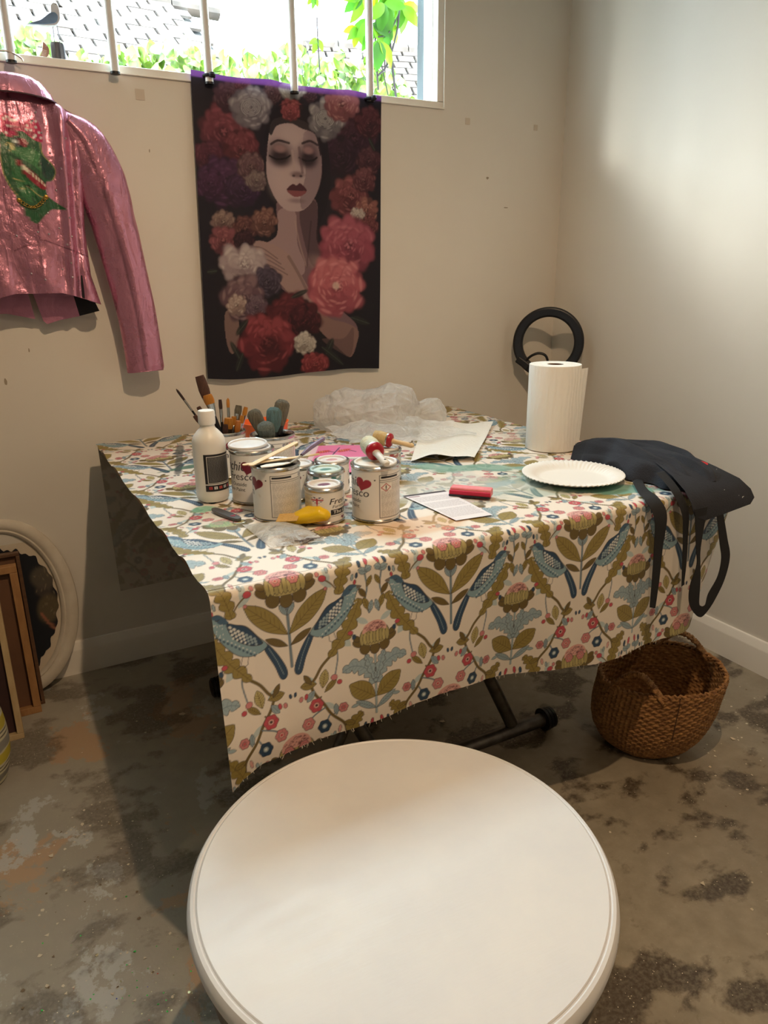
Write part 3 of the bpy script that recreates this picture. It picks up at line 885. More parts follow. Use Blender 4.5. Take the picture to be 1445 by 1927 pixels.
# hanging creeper at the right of the window: five-fingered leaves
crp = thing('hanging_creeper', (-.40, .62, 2.6), 'bright green creeper hanging outside the right of the window', 'creeper')
lm = None
def add_leaf(parent, p, rot, s):
    global lm
    if lm is None:
        o = leaf_mesh().build('leaf', m_leaf, parent); lm = o.data
    else:
        o = bpy.data.objects.new('leaf', lm); COL.objects.link(o); o.parent = parent
    o.location = p; o.rotation_euler = rot; o.scale = (s, s, s)
random.seed(5)
def palm(c, s, n=5, spread=2.4, tilt=0.):
    for k in range(n):
        a = -PI + (k - (n - 1) / 2) * spread / n + tilt
        add_leaf(crp, Vector(c) - Vector(crp.location), (PI / 2 + random.uniform(-.3, .3), a + random.uniform(-.1, .1), random.uniform(-.4, .4)), s * (1.15 - .12 * abs(k - (n - 1) / 2)))
for c, s, n, sp, ti in (((-.50, .60, 2.19), 1.0, 5, 2.6, .3), ((-.42, .58, 2.17), 1.1, 5, 2.8, -.3), ((-.455, .61, 2.11), 1.0, 5, 3.0, .2), ((-.40, .60, 2.12), 1.0, 4, 2.4, -.5), ((-.51, .63, 2.09), .7, 4, 2.6, .5), ((-.43, .60, 2.05), 1.1, 3, 1.6, .1), ((-.36, .62, 2.22), 1.2, 5, 2.6, -.2), ((-.33, .6, 2.18), 1.0, 4, 2.2, -.6), ((-.45, .6, 2.27), 1.2, 5, 3, 0), ((-.55, .6, 2.28), 1.1, 5, 3, 0), ((-.37, .6, 2.33), 1.2, 5, 3, 0), ((-.695, .62, 2.17), .45, 3, 1.5, 0), ((-.685, .62, 2.03), .5, 3, 2.2, .3)):
    palm(c, s, n, sp, ti)
def stem(pts, r): MB().tube([Vector(p) - Vector(crp.location) for p in spline(pts, 5, False)], r, 6).build('stem', m_stem, crp)
stem([(-.455, .62, 2.55), (-.44, .61, 2.2), (-.445, .61, 2.05), (-.44, .6, 1.88)], .004)
stem([(-.36, .62, 2.55), (-.35, .62, 2.2), (-.375, .62, 2.08), (-.36, .6, 1.86)], .005)
stem([(-.33, .60, 2.4), (-.345, .6, 2.15), (-.36, .6, 2.07), (-.40, .6, 1.97), (-.44, .6, 1.93)], .004)
stem([(-.40, .63, 2.3), (-.398, .63, 2.1), (-.392, .63, 1.95)], .0028)
stem([(-.44, .62, 2.1), (-.42, .62, 2.0), (-.385, .62, 1.87)], .0026)
stem([(-.43, .64, 2.02), (-.46, .62, 1.96), (-.47, .62, 1.86)], .0022)
stem([(-.685, .62, 2.1), (-.683, .62, 2.0), (-.68, .62, 1.93)], .0028)
stem([(-.345, .6, 2.15), (-.39, .6, 2.08), (-.44, .6, 2.06)], .0024)
stem([(-.395, .63, 2.2), (-.41, .63, 2.05), (-.39, .62, 1.98), (-.43, .63, 1.93)], .0022)
# weathered post right outside the glass
m_post = noisy('weathered_grey_timber', C(62, 70, 78), C(44, 50, 58), 8, .8, stretch=(6, 6, .7))
p = MB().box((0, 0, 1.4), (.042, .06, 2.8)).build('timber_post', m_post, None, False, bevel=.006); p.location = (-.285, .50, -.06); tag(p, 'weathered grey timber post outside the right end of the window', 'post')
# ivy along the foot of the roof
rr = np.random.default_rng(4)
iv = MB(); base = leaf_mesh(.075, .065)
bv = np.array(base.v); bf = base.f
N = 1700
xs = rr.uniform(-3.2, 1.3, N)
top = 2.36 + .10 * np.sin(xs * 2.2 + 1) + .06 * np.sin(xs * 5.3) + np.where(xs < -1.4, .08, 0) - np.where(xs > .05, .10, 0)
zs = top - np.abs(rr.normal(0, .16, N)) + rr.uniform(-.02, .04, N)
ys = 2.42 + rr.uniform(-.22, .10, N)
for x, y, z in zip(xs, ys, zs):
    R = Matrix.Rotation(rr.uniform(-.9, .9), 3, 'Z') @ Matrix.Rotation(rr.uniform(.5, 1.6), 3, 'X') @ Matrix.Rotation(rr.uniform(-3.1, 3.1), 3, 'Y')
    R = np.array(R) * rr.uniform(.6, 1.3)
    iv.add(bv @ R.T + (x, y, z), bf)
o = iv.build('ivy', m_ivy, None); tag(o, 'dense yellow-green ivy along the foot of the tiled roof outside', 'ivy', None, 'stuff')

# the creeper also hangs over the head of the window, above the view
hm = MB()
for k in range(190):
    x, y, z = rr.uniform(-2.75, -1.55), rr.uniform(.16, .62), 2.66 - abs(rr.normal(0, .20))
    z = max(z, 2.17 + .10 * math.sin(x * 5) * .5 + max(0, x + 1.9) * .35)
    R = np.array(Matrix.Rotation(rr.uniform(-3, 3), 3, 'Z') @ Matrix.Rotation(rr.uniform(-.3, 1.6), 3, 'X')) * rr.uniform(1.1, 1.9)
    hm.add(bv @ R.T + (x + .40, y - .62, z - 2.6), bf)
hm.build('foliage', m_leaf, crp)['kind'] = 'stuff'
# ================================================================== ornaments on the window sill
SZ = WZ0 + .022
m_gullw = noisy('white_painted_wood', C(206, 202, 204), C(184, 182, 186), 30, .6)
m_gullb = noisy('grey_blue_painted_wood', C(104, 126, 150), C(88, 108, 134), 40, .6)
m_drift = noisy('grey_driftwood', C(104, 98, 98), C(58, 56, 62), 24, .85, .5, stretch=(4, 4, .6))
m_wire = mat('dark_wire', C(60, 60, 66), .4, .8)
g = thing('wooden_gull', (-1.679, .038, SZ), 'carved blue and white wooden gull on wire legs above a driftwood block', 'ornament'); g.scale = (.93, .93, .90)
MB().lathe([(.0001, 0), (.0185, 0), (.0195, .01), (.0185, .042), (.0165, .0475), (.0001, .049)], 9).build('driftwood_block', m_drift, g, angle=20)
for dx in (-.006, .008):
    MB().tube([(dx, 0, .046), (dx * .8, 0, .092)], .0011, 6).build('leg', m_wire, g)
def slab(pts, th_, name, m, parent, y0=0.):
    q = spline(pts, 5); k = len(q)
    vs_ = []
    for dy, s in ((-th_ / 2, .93), (-th_ / 4, 1), (th_ / 4, 1), (th_ / 2, .93)):
        cx_ = sum(a for a, b in q) / k; cz_ = sum(b for a, b in q) / k
        vs_ += [(cx_ + (a - cx_) * s, y0 + dy, cz_ + (b - cz_) * s) for a, b in q]
    fs = [tuple(range(k)), tuple(3 * k + i for i in reversed(range(k)))]
    for j in range(3): fs += [(j * k + i, j * k + (i + 1) % k, (j + 1) * k + (i + 1) % k, (j + 1) * k + i) for i in range(k)]
    return MB().add(vs_, fs).build(name, m, parent, angle=50)
b = slab([(-.074, .083), (-.045, .093), (-.018, .112), (-.006, .122), (-.004, .138), (.003, .147), (.012, .146), (.016, .139), (.0175, .125), (.016, .106), (.006, .092), (-.010, .087), (-.045, .084)], .018, 'body', m_gullw, g)
slab([(.012, .142), (.022, .1425), (.027, .140), (.022, .139), (.014, .138)], .006, 'beak', m_drift, b)
slab([(-.066, .0855), (-.036, .098), (-.010, .118), (.004, .121), (.010, .112), (.004, .098), (-.012, .092), (-.04, .087)], .004, 'wing', m_gullb, b, -.0095)
MB().lathe([(.0001, -.001), (.0014, 0), (.0001, .001)], 8, cap=False).xf(Matrix.Translation((.008, -.0095, .142))).build('eye', m_black, b)
w = thing('wooden_bird_figure', (-1.710, .034, SZ), 'small reddish striped wooden bird leaning beside the driftwood block', 'ornament')
m_red = noisy('reddish_wood', C(176, 130, 112), C(150, 104, 90), 20, .6)
bb_ = slab([(-.018, 0), (-.006, .0), (.006, .012), (.009, .026), (.004, .036), (-.003, .041), (-.005, .033), (-.009, .018)], .010, 'body', m_red, w)
m_pale = mat('pale_inlay', C(216, 196, 180), .6)
for k in range(5): MB().box((-.002 - k * .0012, -.0054, .021 - k * .0034), (.010, .0008, .0012), Matrix.Rotation(.15, 3, 'Y')).build('stripe', m_pale, bb_, False)
MB().lathe([(.0001, -.001), (.0016, 0), (.0001, .001)], 8, cap=False).xf(Matrix.Translation((.003, -.0055, .031))).build('eye', m_pale, bb_)
# ================================================================== printed fabric wall hanging
AW, AH = 420, 600
# artwork points are traced as the camera sees the sheet; this straightens them
def _homog(src, dst):
    A = []; B = []
    for (x, y), (u, v) in zip(src, dst):
        A += [[x, y, 1, 0, 0, 0, -u * x, -u * y], [0, 0, 0, x, y, 1, -v * x, -v * y]]; B += [u, v]
    return np.append(np.linalg.solve(np.array(A, float), np.array(B, float)), 1).reshape(3, 3)
HM = _homog([(360, 141), (715, 188), (709, 697), (387, 708)], [(0, 0), (AW, 0), (AW, AH), (0, AH)])
def A_(x, y):
    q = HM @ (x, y, 1); return float(q[0] / q[2]), float(q[1] / q[2])
def AP(pts): return [A_(x, y) for x, y in pts]
art = Canvas(AW, AH, s2l((24, 22, 34)))
rr = random.Random(2)
K = 1.17
def aell(x, y, rx, ry, c, rot=0., al=1., soft=.35):
    u, v = A_(x, y); art.ell(u, v, rx * K, ry * K, s2l(c), rot, al, soft)
def apoly(pts, c, al=1., n=6): art.poly(AP(spline(pts, n)), s2l(c), al)
def aline(pts, w, c, al=1.): art.line(AP(spline(pts, 6, False)), w * K, s2l(c), al)
def bloom(x, y, r, c, dark, light, rings=4, n=9, sq=1.0, core=True):
    """ruffled peony: wedge petals from a dark heart, frilled pale edges, shade below"""
    c, dark, light = map(np.array, (c, dark, light))
    n = n + 4
    for k in range(n):
        a = 2 * PI * k / n + rr.uniform(-.2, .2); s = r * rr.uniform(.26, .40)
        aell(x + r * .76 * math.cos(a), y + r * .76 * sq * math.sin(a), s, s * .8, tuple(dark * .55 + c * .45), a, .95, .25)
    aell(x, y, r * .86, r * .86 * sq, tuple(dark * .6 + c * .4), 0, .95, .2)
    for j in range(rings + 1):
        f = 1 - j / (rings + 1)
        m = max(5, int(n * (.45 + .6 * f))); ph = rr.uniform(0, 6)
        for k in range(m):
            a = ph + 2 * PI * k / m + rr.uniform(-.3, .3)
            rad = r * .80 * f * rr.uniform(.82, 1.08)
            px, py = x + rad * math.cos(a), y + rad * sq * math.sin(a)
            s = r * (.25 * f + .10) * rr.uniform(.8, 1.3)
            lit = .5 - .5 * math.sin(a) * .8 + rr.uniform(-.25, .25)
            cc = dark * max(0, .5 - lit) + c * (1 - abs(lit - .5)) + light * max(0, lit - .5)
            aell(px - s * .35 * math.cos(a), py - s * .35 * math.sin(a) * sq, s * 1.25, s * .72, tuple(np.clip(dark * .5 + c * .5, 0, 255)), a, .8, .3)
            aell(px, py, s * .95, s * .62, tuple(np.clip(cc, 0, 255)), a + rr.uniform(-.5, .5), .85, .35)
            if rr.random() < .6:
                aell(px + s * .45 * math.cos(a), py + s * .45 * math.sin(a) * sq, s * .16, s * .55, tuple(light), a, .55, .5)
            aline([(x + rad * .55 * math.cos(a), y + rad * .55 * sq * math.sin(a)), (px, py)], max(.6, r * .025), tuple(dark), .45)
    if core:
        aell(x, y, r * .2, r * .18 * sq, tuple(dark), 0, .7, .6)
        for k in range(9):
            a = rr.uniform(0, 6.28); q = rr.uniform(.03, .17) * r
            aell(x + q * math.cos(a), y + q * math.sin(a), r * .06, r * .04, tuple(light), a, .6, .4)
def cabbage(x, y, r, c, dark, light):
    """rose seen from the front: arcs spiralling into a heart"""
    bloom(x, y, r, c, dark, light, 3, 8, 1.0, False)
    for j in range(5):
        q = r * (.55 - .1 * j)
        for k in range(3):
            a0 = j * 1.1 + k * 2.1
            pts = [(x + q * math.cos(a0 + d), y + q * .9 * math.sin(a0 + d)) for d in np.linspace(0, 1.7, 6)]
            aline(pts, r * .07, dark, .6)
            pts = [(x + q * .93 * math.cos(a0 + d), y + q * .84 * math.sin(a0 + d)) for d in np.linspace(0, 1.7, 6)]
            aline(pts, r * .06, light, .6)
# deep background tint
aell(540, 300, 230, 260, (34, 26, 40), 0, .8, .8); aell(560, 620, 200, 140, (26, 22, 26), 0, .8, .8)
# flowers behind the head
P_ = lambda *a: bloom(*a)
for x, y, r, c, d, l in ((420, 255, 42, (128, 46, 66), (60, 20, 36), (170, 78, 92)), (395, 300, 26, (96, 32, 58), (46, 16, 32), (130, 56, 80)), (430, 190, 26, (88, 48, 66), (40, 22, 36), (124, 80, 92)), (452, 285, 30, (120, 40, 58), (58, 18, 30), (160, 70, 84)), (420, 345, 40, (74, 30, 72), (36, 16, 40), (110, 54, 104)), (455, 360, 30, (62, 28, 66), (30, 14, 36), (92, 48, 92)), (395, 350, 24, (80, 32, 74), (36, 16, 40), (104, 50, 98)), (470, 320, 24, (110, 70, 80), (50, 28, 38), (150, 112, 110)), (480, 345, 18, (130, 104, 104), (60, 44, 50), (170, 150, 140)),
                         (660, 270, 44, (64, 26, 48), (30, 14, 28), (96, 46, 70)), (635, 300, 34, (50, 22, 44), (26, 12, 26), (80, 40, 66)), (690, 240, 26, (90, 32, 48), (40, 16, 26), (126, 58, 70)), (690, 310, 24, (84, 38, 52), (40, 18, 30), (120, 66, 76)), (625, 235, 20, (70, 40, 56), (34, 20, 30), (110, 72, 80)), (655, 375, 34, (124, 52, 62), (60, 22, 32), (178, 98, 98)), (680, 345, 22, (110, 50, 60), (54, 22, 32), (158, 92, 92)),
                         (580, 185, 14, (80, 44, 58), (40, 22, 32), (120, 80, 88)), (510, 185, 18, (92, 54, 64), (44, 26, 36), (136, 96, 100)), (545, 215, 20, (150, 52, 66), (76, 24, 36), (196, 92, 96)), (455, 165, 14, (100, 44, 60), (50, 22, 32), (150, 80, 88)), (600, 165, 20, (110, 62, 76), (50, 28, 40), (150, 104, 108))):
    bloom(x, y, r, c, d, l)
# hair
apoly([(498, 250), (520, 210), (560, 205), (600, 225), (615, 290), (618, 360), (600, 420), (580, 440), (520, 420), (505, 380), (494, 310)], (26, 20, 32), .95)
# neck, shoulders and chest
skin, skin_s, skin_d = (182, 148, 152), (132, 98, 106), (66, 42, 54)
apoly([(522, 380), (590, 380), (592, 450), (600, 470), (612, 500), (600, 560), (640, 590), (668, 620), (660, 670), (640, 660), (600, 620), (545, 560), (500, 520), (470, 500), (478, 470), (520, 445)], skin_s)
apoly([(522, 400), (552, 402), (556, 460), (570, 500), (560, 520), (500, 500), (480, 470), (518, 446)], skin, .8)
apoly([(560, 400), (592, 385), (596, 460), (608, 490), (590, 505), (575, 480)], skin_d, .65)
aline([(552, 420), (560, 460), (574, 505)], 3, (190, 156, 150), .5); aline([(582, 420), (578, 460), (574, 505)], 3, skin_d, .6)
aell(600, 500, 26, 14, (176, 140, 134), .4, .5, .6)
# raised hand across the collar bone
apoly([(456, 470), (480, 455), (512, 462), (540, 480), (552, 500), (575, 540), (590, 575), (560, 580), (530, 540), (505, 520), (480, 505), (460, 490)], (178, 142, 138))
for k in range(4): aline([(462 + k * 5, 466 + k * 9), (490 + k * 6, 468 + k * 11), (520 + k * 6, 488 + k * 10)], 2, skin_d, .55)
aline([(540, 485), (560, 520), (580, 560)], 6, skin_d, .4)
# forearm and elbow at the right, sliver of arm at the left
apoly([(590, 570), (612, 600), (650, 612), (670, 628), (662, 662), (652, 676), (622, 650), (598, 625), (584, 600)], (150, 112, 104))
apoly([(600, 640), (640, 640), (660, 620), (656, 672), (636, 668)], (110, 78, 76), .6)
apoly([(420, 585), (440, 590), (446, 622), (438, 655), (428, 658), (420, 630)], (140, 108, 100))
# face
apoly([(505, 255), (515, 232), (550, 230), (588, 250), (600, 290), (602, 330), (592, 370), (572, 396), (550, 402), (530, 394), (510, 365), (499, 325)], (196, 168, 172))
apoly([(568, 260), (592, 262), (602, 300), (602, 340), (590, 375), (566, 398), (562, 372), (572, 330)], (128, 98, 112), .6)
aell(530, 345, 22, 26, (214, 186, 184), 0, .5, .8); aell(548, 262, 22, 16, (210, 184, 186), 0, .6, .8)
apoly([(500, 240), (512, 222), (545, 212), (585, 224), (604, 262), (600, 300), (590, 262), (565, 250), (545, 240), (520, 244), (508, 262)], (28, 20, 32), .95)
# smoky eyes
for ex, ey, w in ((525, 299, 20), (577, 303, 17)):
    aell(ex, ey - 4, w * 1.15, 20, (72, 34, 52), 0, .75, .6); aell(ex + (1 if ex < 550 else -1), ey + 4, w * .95, 13, (34, 18, 32), 0, .85, .5)
    aell(ex, ey - 13, w * .55, 6, (176, 132, 136), 0, .85, .5)
    aline([(ex - w, ey), (ex - w * .3, ey + 6), (ex + w * .5, ey + 5), (ex + w * .95, ey)], 3, (16, 10, 18), .95)
aline([(508, 278), (522, 271), (542, 276)], 4, (40, 24, 34), .9); aline([(566, 277), (580, 273), (594, 280)], 4, (40, 24, 34), .9)
# nose and lips
aline([(560, 285), (563, 310), (566, 330)], 5, (104, 74, 86), .6); aline([(548, 290), (550, 312), (551, 328)], 4, (196, 168, 166), .6)
aell(557, 334, 12, 5, (98, 64, 76), 0, .7, .6); aell(550, 336, 3, 2, (40, 20, 30), 0, .8); aell(563, 337, 3, 2, (40, 20, 30), 0, .8)
apoly([(537, 362), (548, 351), (555, 354), (562, 350), (574, 364), (556, 364)], (84, 34, 48)); apoly([(538, 363), (556, 364), (573, 365), (564, 373), (550, 374)], (148, 70, 78))
aell(555, 382, 14, 4, (104, 74, 86), 0, .5, .7)
# front flowers
cabbage(470, 211, 34, (150, 140, 150), (72, 64, 82), (196, 190, 196)); cabbage(609, 232, 33, (150, 142, 148), (66, 60, 72), (200, 194, 194))
bloom(640, 205, 30, (176, 96, 104), (90, 40, 52), (214, 148, 144)); bloom(548, 176, 22, (186, 180, 176), (110, 104, 104), (226, 222, 214), 3, 9, .7)
bloom(545, 218, 16, (160, 56, 68), (80, 24, 36), (200, 96, 98), 2, 7)
for x, y, r, c, d, l in ((418, 420, 20, (140, 108, 100), (66, 46, 48), (186, 158, 142)), (458, 432, 22, (96, 50, 52), (44, 22, 28), (150, 92, 80)), (495, 420, 24, (124, 76, 66), (56, 32, 34), (176, 126, 106)), (418, 455, 24, (136, 62, 74), (66, 28, 38), (184, 104, 106)), (455, 455, 18, (60, 28, 40), (28, 12, 22), (92, 46, 58)), (685, 400, 22, (150, 84, 76), (72, 36, 40), (206, 140, 120)), (668, 412, 16, (196, 176, 166), (110, 90, 90), (226, 212, 200)), (690, 430, 18, (110, 46, 54), (50, 20, 28), (160, 84, 84))):
    bloom(x, y, r, c, d, l, 3, 7)
bloom(455, 498, 40, (196, 176, 178), (110, 84, 92), (230, 218, 214), 4, 8, .8); bloom(500, 530, 26, (70, 56, 76), (34, 26, 40), (110, 92, 112)); bloom(455, 560, 38, (118, 82, 92), (56, 36, 48), (176, 140, 142)); bloom(440, 572, 18, (190, 160, 146), (96, 70, 70), (222, 202, 186), 2, 6); bloom(480, 575, 20, (110, 80, 96), (52, 36, 48), (150, 124, 132))
bloom(650, 465, 50, (176, 66, 92), (92, 24, 46), (214, 112, 130), 5, 11, .95); bloom(628, 542, 50, (206, 92, 106), (122, 36, 56), (240, 146, 150), 5, 12, 1.0); aell(626, 540, 7, 7, (232, 196, 180), 0, .8)
bloom(545, 600, 46, (92, 22, 34), (40, 8, 16), (140, 44, 54), 5, 9); bloom(500, 640, 50, (140, 36, 50), (62, 12, 22), (196, 76, 84), 5, 10); aell(508, 650, 22, 20, (60, 12, 22), 0, .7, .6); bloom(570, 605, 28, (74, 18, 30), (30, 8, 14), (116, 38, 48), 3, 8)
bloom(570, 646, 19, (200, 190, 178), (110, 100, 90), (232, 226, 214), 3, 8); bloom(588, 686, 24, (150, 42, 52), (70, 16, 24), (200, 82, 84), 3, 8, .8)
# dark leaves
for b_, e_, w_ in (((405, 510), (388, 512), 9), ((440, 625), (462, 600), 12), ((620, 640), (608, 668), 14), ((655, 600), (690, 612), 13), ((440, 690), (452, 660), 12), ((545, 560), (575, 548), 10), ((430, 640), (445, 668), 10), ((600, 655), (640, 690), 12), ((690, 270), (702, 290), 8)):
    b_ = np.array(b_, float); e_ = np.array(e_, float); m_ = (b_ + e_) / 2; d_ = e_ - b_
    aell(m_[0], m_[1], np.hypot(*d_) * .55, w_ * .5, (40, 46, 40), math.atan2(d_[1], d_[0]), .9, .2)
    aline([tuple(b_), tuple(m_), tuple(e_)], 1.2, (84, 92, 76), .7)
# window backlight painted violet into the top edge; dark hem
tl_ = s2l((120, 44, 150))
yy_ = np.linspace(0, 1, AH)[:, None]
al = np.clip((.022 - yy_) / .006, 0, 1) * .8 * np.ones((1, AW))
art.a += (tl_ - art.a) * al[..., None].astype(np.float32)
lum = art.a.mean(-1, keepdims=True); art.a = np.clip((art.a * .80 + lum * .20) * .98 * .90 + s2l((58, 56, 84)).astype(np.float32) * .10, 0, 1)
gx, gy = 300, 430
U, V = np.meshgrid(np.linspace(0, 1, gx), np.linspace(0, 1, gy))
TLc, TRc, BLc, BRc = (-1.350, 1.730), (-.755, 1.722), (-1.377, .893), (-.778, .873)
bx = (TLc[0] * (1 - U) + TRc[0] * U) * (1 - V) + (BLc[0] * (1 - U) + BRc[0] * U) * V
bz = (TLc[1] * (1 - U) + TRc[1] * U) * (1 - V) + (BLc[1] * (1 - U) + BRc[1] * U) * V
bz = bz - .010 * V ** 4 * np.sin(U * 5.2 + .4) - .006 * np.exp(-V * 26) * np.abs(np.sin(U * PI * 2.4 + .2))
by = -.012 - .006 * np.sin(U * 9 + V * 2) * (.3 + .7 * V) - .010 * V * np.sin(U * 4 + 1) ** 2 - .003 * np.sin(U * 23 + V * 5)
m_hang = printed('printed_polyester', .6, .35, 1200, trans=.22)
ph = thing('wall_hanging', (-1.06, -.012, .88), 'dark fabric wall hanging printed with a woman among roses and peonies', 'wall hanging')
fast_grid('printed_cloth', np.stack([bx, by, bz], -1) - np.array(ph.location), m_hang, art.sample(U * AW, V * AH), ph, flip=True)
m_knot = mat('black_hanging_cord', C(24, 24, 34), .8)
for x, z in ((-1.303, 1.715), (-.802, 1.702)):
    k = MB().torus(.0145, .004, 20, 8).xf(Matrix.Translation((x + 1.06, -.024 + .012, z - .88))).build('cord_loop', m_knot, ph)
    MB().lathe([(.0001, -.008), (.008, -.005), (.010, 0), (.007, .006), (.0001, .008)], 10, cap=False).xf(Matrix.Translation((x + 1.06 + .004, -.040 + .012, z - .88))).build('knot', m_knot, k)
# ================================================================== metallic pink jacket hanging on the bar
m_jack = mat('metallic_pink_leather', C(176, 104, 124), .34, .82)
t = NT(m_jack); a = t.new('ShaderNodeAttribute', attribute_name='print')
v = t.coord('Object')
crk = t.noise(v, 60, 5, .65)
t.col(t.mix(t.math('MULTIPLY', t.ramp(crk, [(.55, (0, 0, 0)), (.75, (1, 1, 1))]), .22), a.outputs['Color'], C(120, 60, 84)))
t.link(a.outputs['Alpha'], t.b.inputs['Metallic'])
t.rgh(t.ramp(t.noise(v, 14, 4), [(.3, (.20, .20, .20)), (.7, (.36, .36, .36))]))
t.bump(t.math('ADD', t.noise(t.coord('Object', (1.6, 1, .5)), 17, 4, .5, .8), t.math('MULTIPLY', crk, .2)), .6, .012)
m_lining = mat('black_lining', C(20, 20, 28), .7)
m_gold = mat('gold_metal', C(214, 176, 96), .25, 1.0)
JX, JZ = -1.822, 1.10
jk = thing('pink_jacket', (JX, -.07, JZ), 'shiny metallic pink leather jacket with a painted green dinosaur on its back', 'jacket')
pinkL = np.array(C(206, 142, 168))
# painted back: canvas 2 px per mm, x from -.16 to .16, z from 0 to .52 above the hem
PW, PH = 640, 1040
dn = Canvas(PW, PH, pinkL); mk = Canvas(PW, PH, (.74, .74, .74))
def D_(x, y):
    """traced outline -> canvas"""
    return ((x * .3114 - 50.0) / 850.0 * 2000 + PW / 2 + 36, PH - ((553 - 120 - y * .3114) / 815.0 + .055) * 2000)
def dpoly(pts, c, n=6, al=1.0, met=.05):
    q = [D_(*p) for p in spline(pts, n)]; dn.poly(q, s2l(c), al)
    if met is not None: mk.poly(q, (met,) * 3, al)
def dline(pts, w, c, al=1.0): dn.line([D_(*p) for p in spline(pts, 6, False)], w, s2l(c), al)
# seams
for pts in ([(110, 180), (125, 320)], [(160, 430), (165, 700), (178, 1060)], [(195, 1060), (330, 1110), (485, 1165)], [(0, 1130), (120, 1080)]):
    dline(pts, 5, (96, 48, 66), .8)
# head and neck of the dinosaur
dpoly([(30, 425), (90, 430), (160, 410), (240, 440), (268, 470), (270, 530), (300, 570), (330, 610), (330, 660), (300, 695), (265, 705), (258, 760), (275, 800), (370, 868), (280, 870), (215, 920), (170, 960), (120, 930), (85, 860), (60, 790), (20, 720), (3, 640), (8, 540)], (44, 92, 62))
dpoly([(70, 480), (120, 500), (170, 500), (230, 520), (262, 560), (250, 640), (200, 610), (130, 570), (80, 540)], (62, 124, 78))
dpoly([(60, 560), (110, 620), (150, 700), (200, 760), (170, 830), (110, 800), (70, 700)], (58, 116, 74))
dpoly([(255, 545), (300, 580), (326, 620), (322, 660), (280, 690), (250, 660), (245, 600)], (34, 70, 60))
dpoly([(95, 570), (150, 610), (210, 660), (245, 700), (262, 740), (235, 750), (180, 710), (130, 650)], (150, 44, 62))
for k in range(8):
    x = 120 + k * 16; y = 600 + k * 14
    dpoly([(x, y - 6), (x + 12, y + 4), (x + 2, y + 16)], (226, 220, 200), 2)
    dpoly([(x + 14, y + 34 - k), (x + 26, y + 42 - k), (x + 20, y + 22 - k)], (226, 220, 200), 2)
dpoly([(85, 470), (125, 445), (165, 462), (160, 500), (110, 505)], (30, 60, 64)); dpoly([(105, 470), (128, 458), (145, 476), (128, 496)], (210, 220, 222)); dpoly([(118, 472), (132, 468), (138, 482), (126, 490)], (16, 24, 34))
dpoly([(140, 455), (170, 455), (185, 480), (165, 505), (140, 490)], (140, 52, 66))
dline([(45, 500), (75, 480), (80, 520), (60, 530)], 5, (204, 190, 130)); dline([(10, 520), (5, 640), (40, 740), (80, 800)], 4, (196, 180, 120), .8); dline([(60, 690), (110, 705)], 4, (204, 190, 130)); dline([(100, 760), (140, 735), (210, 790), (250, 800)], 4, (196, 180, 120), .8)
dline([(230, 610), (245, 590), (265, 630), (262, 650)], 5, (18, 40, 40)); dline([(262, 470), (268, 540), (320, 595), (335, 640), (310, 690)], 4, (196, 180, 120), .7)
dline([(120, 780), (150, 720), (170, 830), (190, 780)], 4, (24, 56, 42)); dline([(95, 560), (180, 640), (262, 712)], 4, (20, 40, 34))
# pink bow with white spots
for lobe in ([(40, 340), (70, 310), (110, 325), (152, 365), (150, 400), (110, 440), (60, 445), (42, 400)], [(165, 380), (200, 345), (245, 330), (270, 350), (282, 420), (275, 465), (225, 455), (165, 405)]):
    dpoly(lobe, (188, 48, 96), 6, 1, .1)
dpoly([(60, 400), (110, 385), (150, 385), (110, 415)], (140, 30, 70), 5, .8); dpoly([(170, 395), (215, 400), (260, 440), (220, 440)], (140, 30, 70), 5, .8)
dpoly([(145, 365), (170, 365), (175, 400), (150, 405)], (160, 36, 80))
rr = random.Random(8)
for x, y in ((60, 345), (85, 330), (75, 385), (110, 350), (120, 380), (90, 420), (60, 425), (125, 410), (195, 375), (225, 352), (255, 345), (250, 380), (215, 400), (265, 410), (240, 430), (272, 440), (190, 398), (230, 440)):
    u, w_ = D_(x, y); dn.ell(u, w_, 5, 7, s2l((226, 220, 226)), .5, 1, .2)
dn.blur(2)
# --- torso: a hollow tube, back towards the room
nz, na = 230, 460
zz = np.linspace(0, 1, nz)
Hh = .522
hwid = np.interp(zz, [0, .12, .35, .55, .72, .82, .90, .955, .985, 1.0], [.155, .138, .138, .146, .156, .170, .160, .112, .074, .055])
dep = np.interp(zz, [0, .3, .7, .88, .96, 1.0], [.050, .046, .044, .036, .026, .020])
ang = np.linspace(0, 2 * PI, na, endpoint=False)
ZZ, AN = np.meshgrid(zz, ang, indexing='ij')
sup = lambda q, e: np.sign(q) * np.abs(q) ** e
X = hwid[:, None] * sup(np.cos(AN), .62); Y = -dep[:, None] * sup(np.sin(AN), .75)
hemdip = np.where(zz < .2, 1 - zz / .2, 0)[:, None] * (-.055 * np.clip(np.abs(X) / .155 - .35, 0, 1) ** 1.2 + .006)
Z = .045 + ZZ * (Hh - .045) + hemdip
